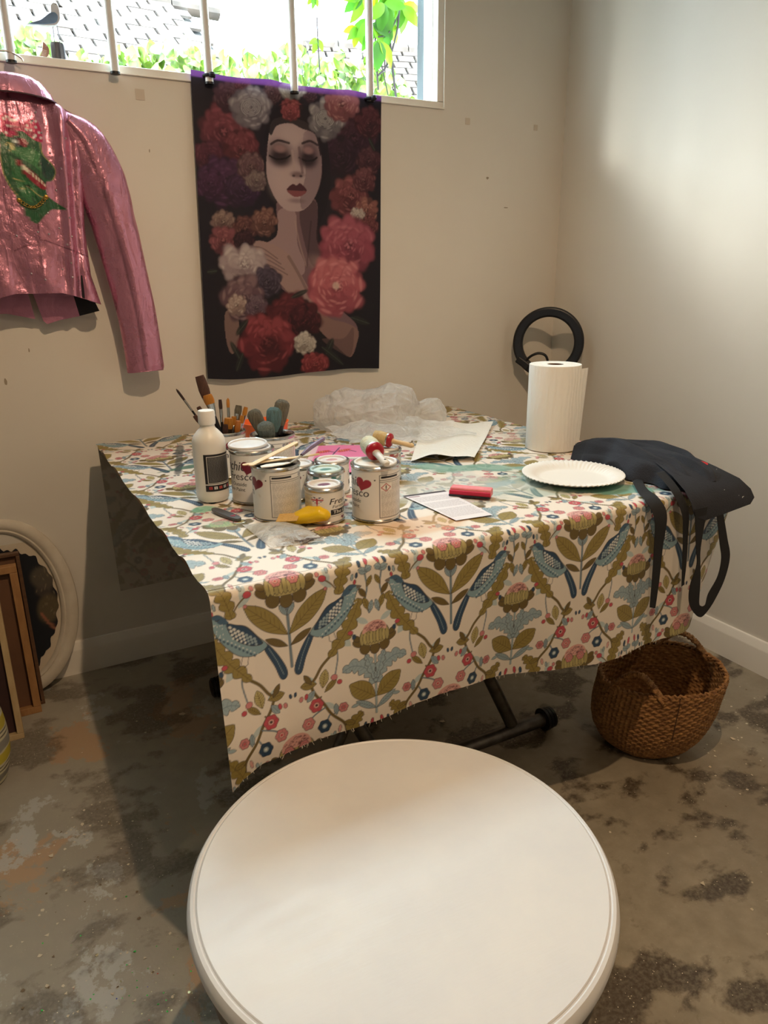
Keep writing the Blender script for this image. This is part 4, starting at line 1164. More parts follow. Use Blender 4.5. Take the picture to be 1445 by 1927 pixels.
# drape folds on the back
folds = .010 * np.exp(-((X - .10 - .03 * (ZZ - .5)) / .012) ** 2) - .010 * np.exp(-((X - .118 - .03 * (ZZ - .5)) / .010) ** 2) - .008 * np.exp(-((X - .075) / .018) ** 2) * np.clip(ZZ * 2, 0, 1)
folds += -.007 * np.exp(-((X + .10) / .012) ** 2) + .006 * np.sin(X * 60 + 6 * ZZ) * np.exp(-((ZZ - .1) / .12) ** 2)
folds += -.006 * np.exp(-((X - .012 * np.sin(ZZ * 4)) / .010) ** 2) * np.clip((.35 - ZZ) / .2, 0, 1)
Y = Y + np.where(np.sin(AN) > .1, -folds * 1.0, 0) + .003 * (fbm(np.stack([X * 6, ZZ * 3], -1), 5, 2) - .5)
cu, cvv = X * 2000 + PW / 2, PH - Z * 2000
pc = dn.sample(cu, cvv); pm = mk.sample(cu, cvv)[..., 0]
front = np.sin(AN) > -.02
pc = np.where(front[..., None], pc, pinkL); pm = np.where(front, pm, .74)
torso = fast_grid('body', np.stack([X, Y, Z], -1), m_jack, pc, jk, wrap_u=True, extra=pm)
# dark lining inside the hem
inner = np.stack([X[:26] * .955, Y[:26] * .93, Z[:26] + .003], -1)
fast_grid('lining', inner, m_lining, None, jk, wrap_u=True, flip=True)
# back hem of the front panels hanging lower
def panel(name, pts, y, m):
    q = pts; k = len(q)
    mb = MB().add([(a - JX, y, b - JZ) for a, b in q] + [(a - JX, y + .005, b - JZ) for a, b in q], [tuple(range(k)), tuple(k + i for i in reversed(range(k)))] + [(i, (i + 1) % k, k + (i + 1) % k, k + i) for i in range(k)])
    o = mb.build(name, m, jk, False)
    return o
m_jflat = mat('metallic_pink_leather_facing', C(196, 132, 158), .36, .75)
t = NT(m_jflat); t.bump(t.noise(t.coord('Object'), 18, 4), .5, .01)
panel('front_panel', [(-1.838, 1.185), (-1.738, 1.185), (-1.722, 1.088), (-1.775, 1.079), (-1.806, 1.070), (-1.815, 1.078)], .030, m_jflat)
panel('front_panel', [(-1.935, 1.185), (-1.846, 1.185), (-1.834, 1.084), (-1.90, 1.10), (-1.93, 1.10)], .034, m_jflat)
panel('lining_panel', [(-1.738, 1.18), (-1.69, 1.16), (-1.668, 1.10), (-1.722, 1.088)], .036, m_lining)
# sleeves
def sleeve(sgn):
    path = [(.128, .462), (.162, .420), (.190, .345), (.205, .28), (.222, .19), (.236, .09), (.247, .0), (.252, -.085), (.255, -.160), (.2552, -.166)]
    rad = [.030, .054, .063, .061, .058, .055, .053, .052, .052, .050]
    P = np.array(spline([(a, b, r) for (a, b), r in zip(path, rad)], 9, False))
    m, n = len(P), 56
    th_ = np.linspace(0, 2 * PI, n, endpoint=False)
    pts = np.zeros((m, n, 3))
    for i in range(m):
        d = P[min(i + 1, m - 1), :2] - P[max(i - 1, 0), :2]; d = d / np.hypot(*d); nn = np.array([-d[1], d[0]])
        r = P[i, 2]
        tt = i / m
        wr = 1 + .035 * np.sin(3 * th_ + 9 * tt) * (1 - .4 * tt) + .05 * np.exp(-((tt - .30) / .05) ** 2) * np.sin(5 * th_) + .03 * np.sin(tt * 60 + 2 * np.sin(th_)) * (np.exp(-((tt - .93) / .05) ** 2) + .5 * np.exp(-((tt - .33) / .1) ** 2))
        pts[i, :, 0] = sgn * (P[i, 0] + nn[0] * r * wr * np.cos(th_)); pts[i, :, 2] = P[i, 1] + nn[1] * r * wr * np.cos(th_)
        pts[i, :, 1] = -.036 * (.75 + .25 * (1 - tt)) * wr * np.sin(th_) + .006 - .004 * np.exp(-((np.cos(th_) - .1) / .12) ** 2)
    c_ = np.tile(pinkL, (m, n, 1)).astype(np.float32)
    seam = np.exp(-((np.cos(th_) + .12) / .03) ** 2) * (np.sin(th_) > 0)
    c_ *= (1 - .45 * seam)[None, :, None]
    o = fast_grid('sleeve', pts, m_jack, c_, jk, wrap_u=True, extra=np.full((m, n), .74), flip=sgn < 0)
    cuff = MB().tube([(sgn * .2545, 0.006, -.155), (sgn * .2555, .006, -.168)], .0515, 40, False, flat=.55, up=(0, 1, 0)).build('cuff', m_jflat, o)
    MB().tube([(sgn * .2535, 0.006, -.150), (sgn * .2555, .006, -.1665)], .048, 40, True, flat=.5, up=(0, 1, 0)).build('cuff_lining', m_lining, o)
sleeve(1); sleeve(-1)
# turned-down collar
cp = []
th_ = np.linspace(-2.9, 2.9, 60)
for i, (r, yk, z) in enumerate(((.048, .020, .495), (.054, .024, .532), (.060, .028, .552), (.068, .034, .557), (.078, .040, .550), (.094, .048, .530), (.104, .053, .512))):
    drop = np.abs(np.sin(th_ / 2)) ** 1.5
    cp.append(np.stack([r * np.sin(th_) * (1 + .06 * (i > 3)), -yk * np.cos(th_), z - .010 * drop * i / 3], -1))
cpt = np.stack(cp, 0)
fast_grid('collar', cpt, m_jack, np.tile(pinkL, cpt.shape[:2] + (1,)).astype(np.float32), jk, extra=np.full(cpt.shape[:2], .74))
MB().tube([tuple(q) for q in cpt[-1]], .0022, 6).build('collar_piping', mat('dark_plum_piping', C(70, 36, 48), .5), jk)
# rhinestones scattered over the back
m_gem = mat('rhinestone', C(200, 180, 190), .12, .9)
gm = None
for x, z in ((.062, .43), (.075, .385), (.055, .475), (.095, .35), (.078, .30), (.10, .235), (.098, .19), (.072, .21), (.045, .195), (.02, .20), (.085, .17), (.05, .245), (.088, .125), (.066, .11), (.086, .09), (.045, .455), (.108, .315), (-.03, .19), (-.01, .10), (.115, .42), (.02, .085)):
    j = int(np.argmin(np.abs(.045 + zz * (Hh - .045) - z))); xi = X[j]; k = int(np.argmin(np.where(np.sin(ang) > 0, np.abs(xi - x), 9)))
    if gm is None:
        o = MB().lathe([(.0026, 0), (.0026, .0008), (.0014, .0018), (.0001, .002)], 8).xf(Matrix.Rotation(PI / 2, 4, 'X')).build('stud', m_gem, jk); gm = o.data
    else: o = bpy.data.objects.new('stud', gm); COL.objects.link(o); o.parent = jk
    o.location = (x, Y[j, k] - .0005, z)
# gold chain across the dinosaur's neck
def back_y(x, z):
    j = int(np.argmin(np.abs(.045 + zz * (Hh - .045) - z))); k = int(np.argmin(np.where(np.sin(ang) > 0, np.abs(X[j] - x), 9))); return Y[j, k]
def JP(px, py):
    u, w_ = D_(px, py); return (u - PW / 2) / 2000, (PH - w_) / 2000
A0, B0 = JP(78, 820), JP(250, 795)
chain = MB()
for k in range(13):
    f = (k + .5) / 13; x = A0[0] * (1 - f) + B0[0] * f; z = A0[1] * (1 - f) + B0[1] * f - .020 * math.sin(PI * f)
    R = Matrix.Translation((x, back_y(x, z) - .003, z)) @ Matrix.Rotation(-.6 + 1.2 * f, 4, 'Y') @ Matrix.Rotation(PI / 2 if k % 2 else .9, 4, 'X') @ Matrix.Diagonal((1.5, 1, 1, 1))
    chain.n = chain.n; tmp = MB().torus(.0028, .0008, 12, 6).xf(R); chain.add(tmp.v, tmp.f)
ch = chain.build('chain', m_gold, jk)
for q in (A0, B0):
    MB().lathe([(.0055, 0), (.0055, .002), (.004, .0035), (.0001, .004)], 14).xf(Matrix.Translation((q[0], back_y(*q) - .0005, q[1])) @ Matrix.Rotation(PI / 2, 4, 'X')).build('gold_button', m_gold, ch)
# wire hanger hooked over the bar
m_chrome = mat('chrome_wire', C(150, 146, 144), .25, 1.0)
hg = thing('coat_hanger', (JX, -.05, 1.62), 'chrome wire coat hanger hooked over a window bar above the pink jacket', 'hanger')
hk = spline([(.005, -.005, -.02), (.005, 0, .03), (-.012, .004, .055), (-.018, .008, .078), (-.004, .014, .094), (.022, .016, .096), (.046, .018, .086), (.050, .018, .079)], 6, False)
MB().tube(hk, .0019, 8).build('hook', m_chrome, hg)
MB().tube([(.0, .0, -.005), (.07, -.005, -.030), (.15, -.006, -.075)], [.006, .007, .006], 10).build('arm', m_black, hg)
MB().tube([(.0, .0, -.005), (-.07, -.005, -.030), (-.15, -.006, -.075)], [.006, .007, .006], 10).build('arm', m_black, hg)
# ================================================================== paint tins, bottle, brushes
TT = TZ + .002        # where things stand on the cloth
m_tinprint = printed('printed_tin', .34, .5)
m_tin = noisy('tin_plate', C(196, 194, 190), C(168, 166, 162), 40, .25, metal=1.0)
m_lidw = noisy('paint_smeared_white_lid', C(236, 234, 232), C(216, 216, 220), 18, .4, bump=.2)
m_white = mat('white_plastic', C(236, 234, 230), .4)
m_drip = mat('dried_paint_white', C(232, 228, 220), .5)
LW, LH = 900, 340
blk = s2l((30, 28, 32)); gry = s2l((120, 114, 108)); wht = s2l((234, 230, 224)); crim = s2l((112, 22, 44)); redl = s2l((176, 40, 56))
def heart_pts(x, y, s, rot=0.):
    q = []
    for a in np.linspace(0, 2 * PI, 40)[:-1]:
        hx = 16 * math.sin(a) ** 3; hy = -(13 * math.cos(a) - 5 * math.cos(2 * a) - 2 * math.cos(3 * a) - math.cos(4 * a))
        q.append((x + s / 17 * (hx * math.cos(rot) - hy * math.sin(rot)), y + s / 17 * (hx * math.sin(rot) + hy * math.cos(rot))))
    return q
def big_label(hc, line2, seed, small=('Inside / Outside', 'Furniture Paint')):
    """label around a large tin: brand side left, framed small print right"""
    c = Canvas(LW, LH, wht); r = random.Random(seed)
    draw_text(c, 'Frenchic', 92, 112, 96, blk, .25, .86, 2)
    c.poly(heart_pts(398, 92, 56, .25), s2l(hc)); c.ell(472, 62, 5, 5, blk)
    draw_text(c, line2, 150, 178, 74, blk, .1, 1.0, 1)
    draw_text(c, small[0], 150, 222, 36, blk, .12, 1.0, 1)
    draw_text(c, small[1], 150, 260, 36, blk, .12, 1.0, 1)
    c.ell(150, 300, 20, 24, s2l((214, 150, 160)), .3, .9)
    x0, x1 = 500, 800
    c.line([(x0, 30), (x1, 30), (x1, 322), (x0, 322), (x0, 30)], 4, blk)
    c.poly([(x0 + 8, 38), (x0 + 130, 38), (x0 + 130, 52), (x0 + 8, 52)], blk)
    for k, q in enumerate(((44, 52, 96), (60, 50, 52), (196, 70, 70), (80, 92, 150))):
        c.poly([(x1 - 106 + k * 25, 36), (x1 - 86 + k * 25, 36), (x1 - 86 + k * 25, 56), (x1 - 106 + k * 25, 56)], s2l(q))
        c.ell(x1 - 96 + k * 25, 46, 4, 6, wht)
    c.line([(x0, 64), (x1, 64)], 4, blk); c.line([(x0, 76), (x1, 76)], 3, blk)
    for k in range(34):
        y = 84 + k * 7
        xa = x0 + 10 + (70 if 88 < y < 140 and seed % 2 else 0)
        x = xa
        while x < x1 - 14:
            w = r.uniform(8, 30); c.line([(x, y), (min(x + w, x1 - 12), y)], 2.6, gry, .85); x += w + 5
    if seed % 2:
        d = [(x0 + 40, 88), (x0 + 70, 114), (x0 + 40, 140), (x0 + 10, 114), (x0 + 40, 88)]
        c.poly(d[:4], wht); c.line(d, 5, redl); c.line([(x0 + 40, 102), (x0 + 40, 119)], 7, blk); c.ell(x0 + 40, 128, 4, 4, blk)
    for _ in range(5):     # finger smears of paint
        c.ell(r.uniform(0, LW), r.uniform(60, LH), r.uniform(8, 40), r.uniform(6, 20), s2l((206, 190, 168)), r.uniform(0, 3), .35, .8)
    return c.blur(1)
def small_label(hc, name):
    c = Canvas(LW, LH, wht)
    # yellowing small-print side, flag heart on a stalk, then the brand side
    c.poly([(60, 40), (300, 40), (300, 320), (60, 320)], s2l((214, 200, 150)), .55); c.poly([(150, 130), (300, 130), (300, 320), (150, 320)], s2l((206, 176, 70)), .35)
    r = random.Random(5)
    for k in range(26):
        x = 70
        while x < 288:
            w = r.uniform(10, 34); c.line([(x, 52 + k * 10), (min(x + w, 290), 52 + k * 10)], 3, gry, .8); x += w + 6
    c.line([(60, 34), (300, 34)], 4, blk)
    hp = heart_pts(340, 88, 54); cc = Canvas(LW, LH, s2l((40, 44, 96)))
    cc.line([(280, 40), (400, 140)], 12, wht); cc.line([(400, 40), (280, 140)], 12, wht); cc.line([(340, 30), (340, 150)], 26, wht); cc.line([(280, 84), (400, 84)], 26, wht); cc.line([(340, 30), (340, 150)], 14, redl); cc.line([(280, 84), (400, 84)], 14, redl)
    mk_ = Canvas(LW, LH, (0, 0, 0)); mk_.poly(hp, (1, 1, 1)); c.a = c.a * (1 - mk_.a) + cc.a * mk_.a
    c.line([(340, 134), (340, 322)], 6, redl)
    draw_text(c, 'Frenchic', 424, 140, 96, blk, .25, .9, 2)
    draw_text(c, 'Furniture Paint', 452, 182, 44, blk, .15, 1, 1)
    c.poly([(440, 200), (720, 200), (720, 262), (440, 262)], blk); draw_text(c, name, 456, 246, 52, wht, .1, 1, 1)
    c.line([(440, 276), (740, 276)], 3, blk); c.poly(heart_pts(560, 308, 26), s2l(hc))
    return c.blur(1)
def tin(pos, r, h, label_canvas, yaw, text, lid='white', group=None, opened=False, smear=None, name='paint_tin'):
    th = thing(name, (pos[0], pos[1], TT), text, 'paint tin', group)
    na, nz_ = (300, 104) if r > .04 else (240, 76)
    A = np.linspace(0, 2 * PI, na, endpoint=False); Zs = np.linspace(.004, h - .007, nz_)
    AA, ZZ_ = np.meshgrid(A, Zs)
    P = np.stack([r * np.cos(AA + yaw), r * np.sin(AA + yaw), ZZ_], -1)
    colr = label_canvas.sample(AA / (2 * PI) * LW, (1 - (ZZ_ - .004) / (h - .011)) * LH)
    if smear is not None:
        n = fbm(np.stack([AA * 2, ZZ_ * 60], -1), 1.4, 3); a = np.clip((n - .58) * 8, 0, 1) * np.clip((ZZ_ - h * .55) / (h * .3), 0, 1)
        colr = colr * (1 - a[..., None]) + np.array(s2l(smear)) * a[..., None]
    fast_grid('printed_body', P, m_tinprint, colr, th, wrap_u=True)
    MB().lathe([(r - .003, .0), (r + .0012, .0), (r + .0016, .002), (r + .0006, .004), (r, .0046)], 48).build('bottom_rim', m_tin, th)
    if opened:
        MB().lathe([(r, h - .008), (r + .0014, h - .006), (r + .0018, h - .002), (r, h), (r - .004, h - .001), (r - .007, h - .005), (r - .0075, h - .009), (r - .004, h - .012), (r - .003, .004), (.001, .004)], 48, cap=False).build('rim', m_tin, th)
    else:
        MB().lathe([(r, h - .008), (r + .0014, h - .006), (r + .0018, h - .002), (r, h), (r - .003, h - .001), (r - .005, h - .004), (r - .0052, h - .008)], 48, cap=False).build('rim', m_tin, th)
        m = lid if not isinstance(lid, str) else m_lidw
        rr_ = r - .0052
        MB().lathe([(rr_, h - .008), (rr_, h + .0012), (rr_ - .0015, h + .0022), (rr_ - .004, h + .0016), (rr_ - .006, h - .002), (rr_ - .011, h - .003), (rr_ - .014, h - .0015), (rr_ - .022, h - .001), (.0001, h - .0005)], 48, cap=False).build('lid', m, th)
    return th
def lid_print(base, blob_c, seed):
    m = noisy('lid_with_paint_dab_%d' % seed, base, tuple(q * .86 for q in base), 16, .4); t = NT(m)
    prev = t.b.inputs['Base Color'].links[0].from_socket
    v = t.coord('Object'); ln = t.new('ShaderNodeVectorMath', operation='LENGTH'); mp = t.new('ShaderNodeMapping'); mp.inputs['Scale'].default_value = (1, 1.4, 0); t.link(v, mp.inputs[0]); t.link(mp.outputs[0], ln.inputs[0])
    d = t.math('ADD', ln.outputs['Value'], t.math('MULTIPLY', t.noise(v, 60, 3), .012))
    t.col(t.mix(t.ramp(d, [(.016, (1, 1, 1)), (.0175, (0, 0, 0))]), prev, blob_c)); return m
LB1 = big_label((112, 22, 44), 'Al Fresco', 4); LB2 = big_label((124, 26, 48), 'Artisan', 6, ('Hand made', 'Wall Paint')); LB3 = big_label((158, 32, 52), 'Al Fresco', 3); LS1 = small_label((112, 40, 70), 'The Lazy'); LB4 = big_label((96, 20, 40), 'Al Fresco', 8)
GR = 'paint tins on the work table'
camdir = math.atan2(-2.265 + .95, -1.97 + 1.45)       # from the tins to the viewer
def yaw_for(pos, frac):
    """turn the label so that print column frac faces the viewer"""
    return math.atan2(-2.265 - pos[1], -1.97 - pos[0]) - frac * 2 * PI
def mk(pos, *a, frac=.5, **k): return tin(pos, *a[:2], a[2], yaw_for(pos, frac), *a[3:], **k)
tA = mk((-1.512, -.829), .0455, .111, LB1, 'large white paint tin with crimson heart beside the white bottle', frac=.475, group=GR)
tB = mk((-1.508, -.960), .0465, .106, LB2, 'large open paint tin carrying the wooden stir sticks', frac=.595, opened=True, group=GR)
tC = mk((-1.438, -1.030), .037, .070, LS1, 'small paint tin with flag heart behind the yellow scraper', frac=.44, lid=lid_print(C(236, 232, 230), C(112, 44, 74), 1), group=GR)
tD = mk((-1.342, -1.060), .0465, .108, LB3, 'large paint tin with hazard diamond and a round brush on its lid', frac=.53, lid=lid_print(C(238, 236, 232), C(214, 196, 160), 2), group=GR)
tE = mk((-1.392, -.935), .0372, .072, LS1, 'small paint tin with teal smeared rim and lid', frac=.60, lid=lid_print(C(206, 226, 220), C(92, 142, 132), 3), smear=(70, 120, 112), group=GR)
tF = mk((-1.345, -.862), .0372, .071, LS1, 'small paint tin with pale pink dab on its lid behind the teal one', frac=.3, lid=lid_print(C(234, 228, 226), C(206, 150, 156), 4), group=GR)
tG = mk((-1.424, -.858), .037, .071, LB4, 'small paint tin with dark heart half hidden behind the open tin', frac=.47, group=GR)
tH = mk((-1.195, -.826), .037, .071, LB2, 'small paint tin under the bristle brush near the plastic bag', frac=.6, lid=lid_print(C(232, 228, 222), C(190, 120, 120), 5), smear=(160, 70, 70), group=GR)
tW = mk((-1.418, -.697), .050, .106, LB4, 'large open tin holding four thick wax brushes', frac=.70, opened=True, group=GR)
tP = mk((-1.499, -.606), .044, .106, LB2, 'large open tin full of slim artist brushes', frac=.40, opened=True, group=GR)
# spare lid lying skewed on the tin beside the bottle
MBl = MB().lathe([(.0405, .001), (.0412, .004), (.040, .0062), (.0375, .0055), (.036, .0025), (.031, .0022), (.028, .0035), (.0001, .0038)], 48)
l_ = MBl.build('tin_lid', m_lidw, None); l_.location = (-1.517, -.822, TT + .1135); l_.rotation_euler = (math.radians(2.5), math.radians(-2), 0); tag(l_, 'loose white tin lid lying on the tin beside the bottle', 'lid')

# ---- white bottle
bt = thing('plastic_bottle', (-1.590, -.791, TT), 'white plastic bottle with screw cap and black label', 'bottle')
m_hdpe = mat('milky_plastic', C(232, 230, 224), .38, spec=.45, **{'Subsurface Weight': .25, 'Subsurface Radius': (.02, .018, .015), 'Subsurface Scale': .4})
MB().lathe([(.001, .001), (.026, .0), (.031, .002), (.0335, .007), (.034, .013), (.034, .122), (.0332, .130), (.030, .138), (.022, .1475), (.0165, .153), (.0150, .157), (.0150, .164)], 56).build('body', m_hdpe, bt)
cp = MB(); prof = [(.0005, .1905), (.013, .1903), (.0158, .1895), (.0168, .187), (.0172, .166), (.0170, .1615), (.015, .1612)]
ncap = 72; vs_ = []
for r_, z_ in prof:
    for k in range(ncap):
        a = 2 * PI * k / ncap; q = r_ * (1 + (.018 if (k % 2 and .1650 < z_ < .188) else 0)); vs_.append((q * math.cos(a), q * math.sin(a), z_))
cp.add(vs_, [(i * ncap + k, i * ncap + (k + 1) % ncap, (i + 1) * ncap + (k + 1) % ncap, (i + 1) * ncap + k) for i in range(len(prof) - 1) for k in range(ncap)])
cp.build('screw_cap', m_white, bt)
lb = Canvas(420, 480, blk); lb.line([(36, 30), (396, 30), (396, 372), (36, 372), (36, 30)], 6, wht)
r = random.Random(3)
for k in range(40):
    x = 50
    while x < 380:
        w = r.uniform(10, 40); lb.line([(x, 44 + k * 8), (min(x + w, 384), 44 + k * 8)], 3, s2l((150, 148, 146)), .75); x += w + 6
lb.poly([(0, 384), (420, 384), (420, 410), (0, 410)], wht); lb.poly([(0, 396), (420, 396), (420, 478), (0, 478)], blk)
for k, q in enumerate(((190, 60, 60), (226, 226, 226), (206, 90, 84), (210, 214, 222), (200, 80, 80), (200, 200, 200))): lb.poly([(40 + k * 60, 418), (78 + k * 60, 418), (78 + k * 60, 454), (40 + k * 60, 454)], s2l(q)); lb.line([(59 + k * 60, 426), (59 + k * 60, 448)], 8, s2l((40, 36, 40)))
lb.blur(1)
a0 = math.atan2(-2.265 + .791, -1.97 + 1.59)
A = np.linspace(a0 - .40, a0 + 1.75, 150); Zs = np.linspace(.026, .104, 120); AA, ZZ_ = np.meshgrid(A, Zs)
fast_grid('label', np.stack([.0344 * np.cos(AA), .0344 * np.sin(AA), ZZ_], -1), m_tinprint, lb.sample((AA - A[0]) / (A[-1] - A[0]) * 420, (1 - (ZZ_ - .026) / .078) * 480), bt)

# ---- brushes
m_ferr = mat('brush_ferrule', C(206, 204, 198), .22, 1.0)
m_bk = mat('black_lacquer', C(22, 22, 26), .3); m_orw = noisy('amber_lacquered_wood', C(206, 130, 56), C(176, 104, 40), 20, .35); m_paleW = noisy('pale_birch', C(226, 196, 150), C(208, 176, 128), 14, .6, stretch=(1, 1, 6)); m_clear = mat('clear_acrylic', C(222, 218, 208), .15)
m_brown = noisy('brown_bristle', C(96, 62, 48), C(66, 42, 36), 90, .7, .6, stretch=(6, 6, .5)); m_gold_b = noisy('golden_bristle', C(210, 142, 52), C(178, 112, 36), 90, .6, .6, stretch=(6, 6, .5)); m_dkb = noisy('dark_bristle', C(70, 46, 38), C(40, 28, 28), 90, .7, .6, stretch=(6, 6, .5))
m_grn = noisy('grey_green_waxed_bristle', C(134, 142, 134), C(96, 104, 98), 70, .8, .8, stretch=(5, 5, .5), bdist=.01); m_tealb = noisy('teal_tipped_bristle', C(112, 152, 158), C(96, 118, 118), 70, .8, .8, stretch=(5, 5, .5), bdist=.01); m_tanb = noisy('grey_tan_bristle', C(140, 134, 116), C(104, 98, 84), 70, .8, .8, stretch=(5, 5, .5), bdist=.01)
def artist_brush(base, top, hw, fw, bw, bl, mh, mb_, label, flat=.45, handle_l=None, up=None):
    """base: where the handle stands; top: tip of the bristle"""
    b = Vector(base); tp = Vector(top); d = (tp - b).normalized(); L = (tp - b).length
    th = thing('artist_brush', tuple(b), label, 'brush', 'slim artist brushes standing in an open tin')
    P = lambda q: tuple(d * q)
    f0 = L - bl - .030; f1 = L - bl
    MB().tube([P(0), P(f0 * .4), P(f0 * .8), P(f0)], [hw * .5, hw * .8, hw, hw * .8], 10).build('handle', mh, th)
    MB().tube([P(f0), P((f0 + f1) / 2), P(f1)], [hw * .85, (hw + fw) / 2, fw], 12, flat=flat if fw > .004 else .9, up=up).build('ferrule', m_ferr, th)
    MB().tube([P(f1 - .002), P(f1 + bl * .35), P(f1 + bl * .8), P(L)], [fw * .95, bw, bw * .9, bw * (.25 if fw < .004 else .8)], 12, flat=flat if fw > .004 else .8, up=up).build('bristle', mb_, th)
    return th
tz = TT + .006
cx_, cy_ = -1.499, -.606
vd = Vector((cx_ + 1.97, cy_ + 2.265, 0)).normalized(); rt = Vector((vd.y, -vd.x, 0))   # depth and right as the viewer sees them
def at(dx, dz, dep_=0.): return Vector((cx_, cy_, 0)) + rt * dx + vd * dep_ + Vector((0, 0, TT + dz))
UPV = tuple(vd)
specs = [ # foot dx, top dx, top z, depth, handle, ferrule, bristle w, bristle l, mats, words
    (.020, -.104, .205, .01, .0030, .0028, .0030, .030, m_bk, m_dkb, 'thin black brush leaning far out to the left'),
    (.006, -.050, .232, .015, .0050, .0110, .0125, .050, m_bk, m_brown, 'tallest wide flat brush with brown bristle'),
    (.012, -.036, .190, .0, .0050, .0105, .0120, .022, m_bk, m_gold_b, 'wide flat brush with golden bristle below the tallest one'),
    (.022, -.058, .165, -.01, .0035, .0050, .0058, .022, m_bk, m_brown, 'round brown brush leaning left of the bottle cap'),
    (.026, -.068, .146, -.014, .0035, .0050, .0056, .020, m_clear, m_brown, 'lowest brown brush leaning left behind the bottle'),
    (-.010, -.008, .176, .012, .0042, .0040, .0044, .022, m_bk, m_dkb, 'black handled brush with a pointed brown tip, upright'),
    (.006, .010, .178, .016, .0040, .0036, .0040, .022, m_bk, m_gold_b, 'black handled brush with a pointed golden tip, upright'),
    (.002, .034, .160, .014, .0045, .0080, .0086, .020, m_clear, m_tanb, 'flat brush with olive bristle and clear handle'),
    (.010, .050, .156, .010, .0035, .0050, .0056, .020, m_clear, m_gold_b, 'narrow flat brush leaning right with rust bristle'),
    (-.006, .008, .136, -.012, .0045, .0090, .0110, .026, m_orw, m_gold_b, 'short fan shaped golden brush in the tin front'),
    (.006, .020, .138, -.006, .0040, .0050, .0060, .020, m_orw, m_gold_b, 'short golden brush in the tin middle'),
    (.012, .030, .128, -.010, .0045, .0045, .0070, .030, m_orw, m_orw, 'amber handle end standing in the tin'),
    (.016, .040, .138, .0, .0050, .0045, .0056, .018, m_orw, m_gold_b, 'orange tipped round brush on the right of the tin'),
    (-.014, .000, .122, -.016, .0042, .0060, .0066, .022, m_clear, m_brown, 'short brown brush against the tin rim'),
]
for fx, tx, tz_, dp, hw, fw, bw, bl, mh, mb_, words in specs:
    artist_brush(at(fx * .8, .008, -dp * .6), at(tx, tz_, dp), hw, fw, bw, bl, mh, mb_, words, up=UPV)
# thick wax brushes
def wax_brush(base, top, r, m, label, blen=.055):
    b = Vector(base); tp = Vector(top); d = (tp - b).normalized(); L = (tp - b).length
    th = thing('wax_brush', tuple(b), label, 'brush', 'thick wax brushes in an open tin')
    P = lambda q: tuple(d * q)
    MB().tube([P(0), P(L - blen - .03), P(L - blen - .02)], [.007, .008, .012], 12).build('handle', m_bk, th)
    MB().tube([P(L - blen - .022), P(L - blen)], r * .82, 18).build('ferrule', m_bk, th)
    N_ = 26; mm = MB(); pts = []
    prof = [(r * .80, L - blen - .001), (r * .95, L - blen * .7), (r * 1.04, L - blen * .4), (r * 1.02, L - blen * .18), (r * .88, L - .006), (r * .55, L - .001), (.0008, L)]
    q = d.to_track_quat('Z', 'Y').to_matrix().to_4x4(); rr_ = random.Random(len(label)); ph = [rr_.uniform(.92, 1.07) for _ in range(N_)]
    vs_ = [(rad * ph[k] * math.cos(2 * PI * k / N_), rad * ph[k] * math.sin(2 * PI * k / N_), z) for rad, z in prof for k in range(N_)]
    mm.add(vs_, [(i * N_ + k, i * N_ + (k + 1) % N_, (i + 1) * N_ + (k + 1) % N_, (i + 1) * N_ + k) for i in range(len(prof) - 1) for k in range(N_)]).xf(q)
    mm.build('bristle', m, th)
cx_, cy_ = -1.418, -.697
vd = Vector((cx_ + 1.97, cy_ + 2.265, 0)).normalized(); rt = Vector((vd.y, -vd.x, 0))
wax_brush(at(.004, .010, .024), at(-.016, .136, -.030), .0185, m_grn, 'grey-green wax brush with speckled round head, nearest in the tin', .05)
wax_brush(at(-.008, .010, -.014), at(.008, .165, .006), .0165, m_tealb, 'wax brush with teal tipped head, middle of the tin')
wax_brush(at(-.014, .010, -.022), at(.029, .178, .026), .0165, m_tanb, 'tallest grey-tan wax brush at the right of the tin', .06)
wax_brush(at(.020, .010, -.006), at(-.043, .158, .022), .0155, m_tanb, 'tan wax brush leaning left out of the tin')
# orange cup
m_or = mat('orange_plastic', C(240, 108, 36), .35, **{'Subsurface Weight': .1})
oc = MB().lathe([(.001, .001), (.0245, .0), (.026, .003), (.0345, .100), (.0352, .102), (.0340, .1025), (.0330, .099), (.0250, .005), (.001, .004)], 40, cap=False).build('orange_cup', m_or, None); oc.scale = (1.68, 1.68, 1.0); oc.location = (-1.376, -.530, TT); tag(oc, 'bright orange plastic cup behind the brush tins', 'cup')
